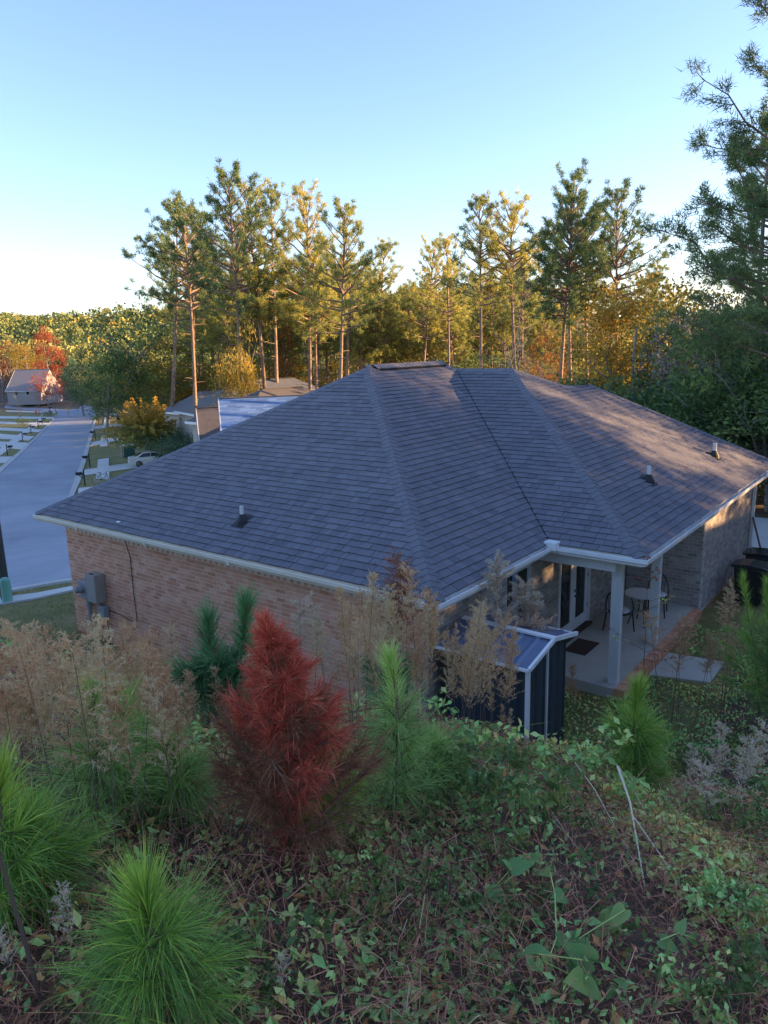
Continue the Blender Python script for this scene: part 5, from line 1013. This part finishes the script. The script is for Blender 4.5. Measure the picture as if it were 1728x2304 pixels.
# slim sapling with a few orange leaves before the porch
def orange_twig(base, h):
    t = thing('leafy_sapling', 'slim sapling with a few orange and green leaves before the porch columns', 'sapling', tuple(base)); T = [(np.array([[0, 0, -.05], [.01, .01, h*.5], [-.01, .02, h]]), np.array([.008, .005, .002]))]; S = Soup(); S2 = Soup()
    for k in range(13):
        u = rng.uniform(.35, .95); a = rng.uniform(0, 6.28); L = (1.1-u)*h*.35; p = np.array([0, 0, u*h]); e = p+np.array([math.cos(a), math.sin(a), .5])*L; T.append((np.array([p, e]), np.array([.003, .0012]))); n = 9; C = p+(e-p)*rng.uniform(.4, 1.05, (n, 1))+rng.normal(0, .02, (n, 3)); V, F = leaves(C, .05); (S if k % 3 else S2).add(V, F, rep(rng.uniform(.2, 1, n), 4))
    n = 16; C = np.array([0, 0, 1.])*rng.uniform(.8, 1.02, (n, 1))*h+rng.normal(0, .02, (n, 3)); V, F = leaves(C, .05); S.add(V, F, rep(rng.uniform(.2, 1, n), 4))
    V, F = tubes(T, 5); link(bpy.data.objects.new('stem', mesh_np('stem', V, F, m_twig, np.full(len(V), .2))), t); tag(link(bpy.data.objects.new('orange_leaf', S.mesh('orange_leaf', m_leafred)), t), kind='stuff'); link(bpy.data.objects.new('green_leaf', S2.mesh('green_leaf', m_cover)), t)
b = hit(1440, 1620); orange_twig(b, height_for(b, 1457, 1255))
# low brambles and seedlings scattered through the ground cover
m_bramble = tintmat('bramble_leaf', [(0, (0.085,0.141,0.047)), (.45, (0.177,0.260,0.074)), (.8, (0.288,0.372,0.095)), (1, (0.456,0.386,0.108))], .5, leaf=.3, orand=.5)
BRM = [broad_template(231, .42, .34, 16, 18, .060, c0=.05, limbs=7, trunk_r=.007, flat=.6), broad_template(232, .36, .36, 14, 16, .066, c0=.05, limbs=6, trunk_r=.007, flat=.6)]
for i in range(56):
    px, py = (rng.uniform(880, 1720), rng.uniform(1670, 1880)) if i < 34 else (rng.uniform(430, 1700), rng.uniform(1900, 2300))
    b = hit(px, py); BRM[i % 2].place('bramble', 'low leafy bramble sprouting from the ground cover on the bank', 'bramble', b-np.array([0, 0, .02]), (rng.uniform(.16, .32) if not 1370 < px < 1510 else .12) if i < 34 else rng.uniform(.10, .20), group='low brambles on the bank', mats={'crown': m_bramble if i % 3 else m_cover, 'trunk': m_twig}, wide=rng.uniform(.8, 1.1))
# greenbrier: heart-shaped leaves on thin vines close by
LV = []; 
for s in (-1, 1):
    LV.append([(0, 0, 0), (0, .30, -.02), (0, .65, -.01), (0, 1.0, -.10)]+[(s*.16, -.14, .04), (s*.34, -.06, .07), (s*.40, .18, .08), (s*.30, .48, .05), (s*.14, .78, -.02)])
LF = [(0, 4, 5, 1), (1, 5, 6, 2), (2, 6, 7), (2, 7, 8, 3)]
def brier(pts, label, size=.075):
    g = [hit(*p) for p in pts]; P = np.array([q+np.array([0, 0, .16+.05*math.sin(i*2)]) for i, q in enumerate(g)]); t = thing('greenbrier_vine', label, 'vine', tuple(P[0]), 0, 'greenbrier vines'); Pl = P-P[0]; V, F = tube_np(Pl, .0022, 5); np_obj('stem', V, np.array(F), m_cover, t, tint=np.full(len(V), .6), smooth=True)
    for i in range(len(Pl)):
        for s_ in range(2 if rng.uniform() < .5 else 1):
            s = size*rng.uniform(.7, 1.3); n = unit(np.array([rng.normal(0, .5)-_f[0]*.5, rng.normal(0, .5)-_f[1]*.5, .7])); a = rdir(1)[0]; a = unit(a-n*(a@n)); b = np.cross(a, n); V = []; F = []
            for sd_ in LV: o = len(V); V += [Pl[i]+(b*p[0]+a*p[1]+n*p[2])*s for p in sd_]; F += [tuple(o+k for k in f) for f in LF]
            me = bpy.data.meshes.new('leaf'); me.from_pydata([tuple(v) for v in V], [], F); me.materials.append(m_brier); at = me.attributes.new('tint', 'FLOAT', 'POINT'); at.data.foreach_set('value', [float(rng.uniform(.2, .9))]*len(V)); me.polygons.foreach_set('use_smooth', [True]*len(F)); link(bpy.data.objects.new('leaf', me), t)
brier([(1180, 2040), (1150, 2060), (1105, 2068), (1200, 2010)], 'greenbrier vine with pale heart-shaped leaves in the brown stems', .07); brier([(1235, 2040), (1245, 2120), (1250, 2180), (1230, 2250)], 'greenbrier vine hanging straight down the brown stems', .06)
brier([(1380, 2150), (1400, 2160), (1300, 2180), (1330, 2250), (1180, 2270), (1310, 2290), (1290, 2220)], 'greenbrier vine with the largest leaves low on the bank', .085); brier([(1480, 2205), (1520, 2215), (1560, 2180)], 'greenbrier vine in the brown stems right of the largest leaves', .06)
brier([(1610, 1590), (1650, 1600), (1690, 1570), (1700, 1545), (1670, 1580)], 'bright greenbrier vine by the paired pine tufts', .085); brier([(1060, 1700), (1110, 1690), (1180, 1690), (1250, 1640), (1040, 1720)], 'greenbrier vine with grey green leaves before the shed', .08); brier([(960, 1780), (1010, 1760), (1060, 1800), (1110, 1745), (1150, 1720)], 'greenbrier vine climbing over the ground cover past the slender sapling', .075)
# ground cover: small leaves, dead stems, leaf litter
def cover():
    def pts(n, r0, r1, pw=1.):
        r = r0+(r1-r0)*rng.uniform(0, 1, n)**pw; a = math.atan2(_f[1], _f[0])+rng.uniform(-1.1, 1.0, n); x = CAM[0]+r*np.cos(a); y = CAM[1]+r*np.sin(a)
        house_ = (x < 1.4) & (y > .35) & ~((x > -.5) & (y < 4.0)); keep = (bank_s(x, y)*9 > -.2) | (x > 1.3) | ((x > -.5) & (y < 4.1)); keep &= ~house_ & ~((x > 1.25) & (x < 2.4) & (y > 5.4) & (y < 6.9)) & (y < 16) & ~((x > 1.4) & (x < 2.5) & (y > 10)) & ~((x > -.45) & (x < 1.2) & (y > .7) & (y < 2.1)); return np.stack([x[keep], y[keep], H(x[keep], y[keep])], 1)
    vn = lambda P, s, o: .5+.25*(np.sin(P[:, 0]*s+o)*np.cos(P[:, 1]*s*1.3+o*2)+np.sin(P[:, 0]*s*2.3+P[:, 1]*s*1.7+o))
    S = Soup(); P = pts(300000, 1.0, 17., .9); k = vn(P, 1.7, 3.); rr = np.hypot(P[:, 0]-CAM[0], P[:, 1]-CAM[1]); lat = (P[:, 0]-CAM[0])*RIGHT[0]+(P[:, 1]-CAM[1])*RIGHT[1]
    dens = np.clip(.35+.9*(k-.3), .12, 1)*np.where(rr < 3.1, .85, 1)*np.where(lat < -.3*rr, .6, 1); P = P[rng.uniform(0, 1, len(P)) < dens]; n = len(P); rr = np.hypot(P[:, 0]-CAM[0], P[:, 1]-CAM[1]); hgt = (.03+.30*vn(P, 2.6, 1.)**2*(.4+.1*np.minimum(rr, 6)))*rng.uniform(.15, 1, n); P[:, 2] += hgt
    V, F = leaves(P, (.024+.020*rng.uniform(0, 1, n)**2+.0022*rr)*rng.uniform(.45, 1.7, n), .7, .45); tv = np.clip(.18+.55*vn(P, 1.1, 5.)+rng.normal(0, .16, n), 0, .80); red = rng.uniform(0, 1, n) < .13; tv[red] = rng.uniform(.84, 1, red.sum()); S.add(V, F, rep(tv, 4)); o = link(bpy.data.objects.new('ground_cover', S.mesh('ground_cover', m_cover))); tag(o, 'low green and reddish ground cover leaves over the bank', 'ground cover', kind='stuff')
    S = Soup(); P = pts(92000, .9, 11., 1.15); n = len(P); D = rdir(n, .55); D[:, 2] *= .8; rr = np.hypot(P[:, 0]-CAM[0], P[:, 1]-CAM[1]); P[:, 2] += rng.uniform(-.01, .16, n); V, F = needles(P, D, rng.uniform(.06, .24, n), .0016+.0005*rr, .8); S.add(V, F, rep(np.clip(rng.normal(.4, .2, n), 0, 1), 5)); o = link(bpy.data.objects.new('dead_stems', S.mesh('dead_stems', m_litter))); tag(o, 'tangle of thin brown dead stems over the bank', 'dead stems', kind='stuff')
    S = Soup(); n = 30000; x = rng.uniform(-26, -7.5, n); y = rng.uniform(-3, 8, n); k = (x < -10.6) | (y < .2); x, y = x[k], y[k]; P = np.stack([x, y, H(x, y)], 1); n = len(P); k = np.array([True]*n); V, F = needles(P, rdir(n, 1.2), rng.uniform(.03, .08, n), .012, .3); S.add(V, F, rep(rng.uniform(0, 1, n), 5)); o = link(bpy.data.objects.new('lawn_grass', S.mesh('lawn_grass', m_grass))); tag(o, 'short mown grass on the slope beside the brick house', 'grass', kind='stuff')
cover()
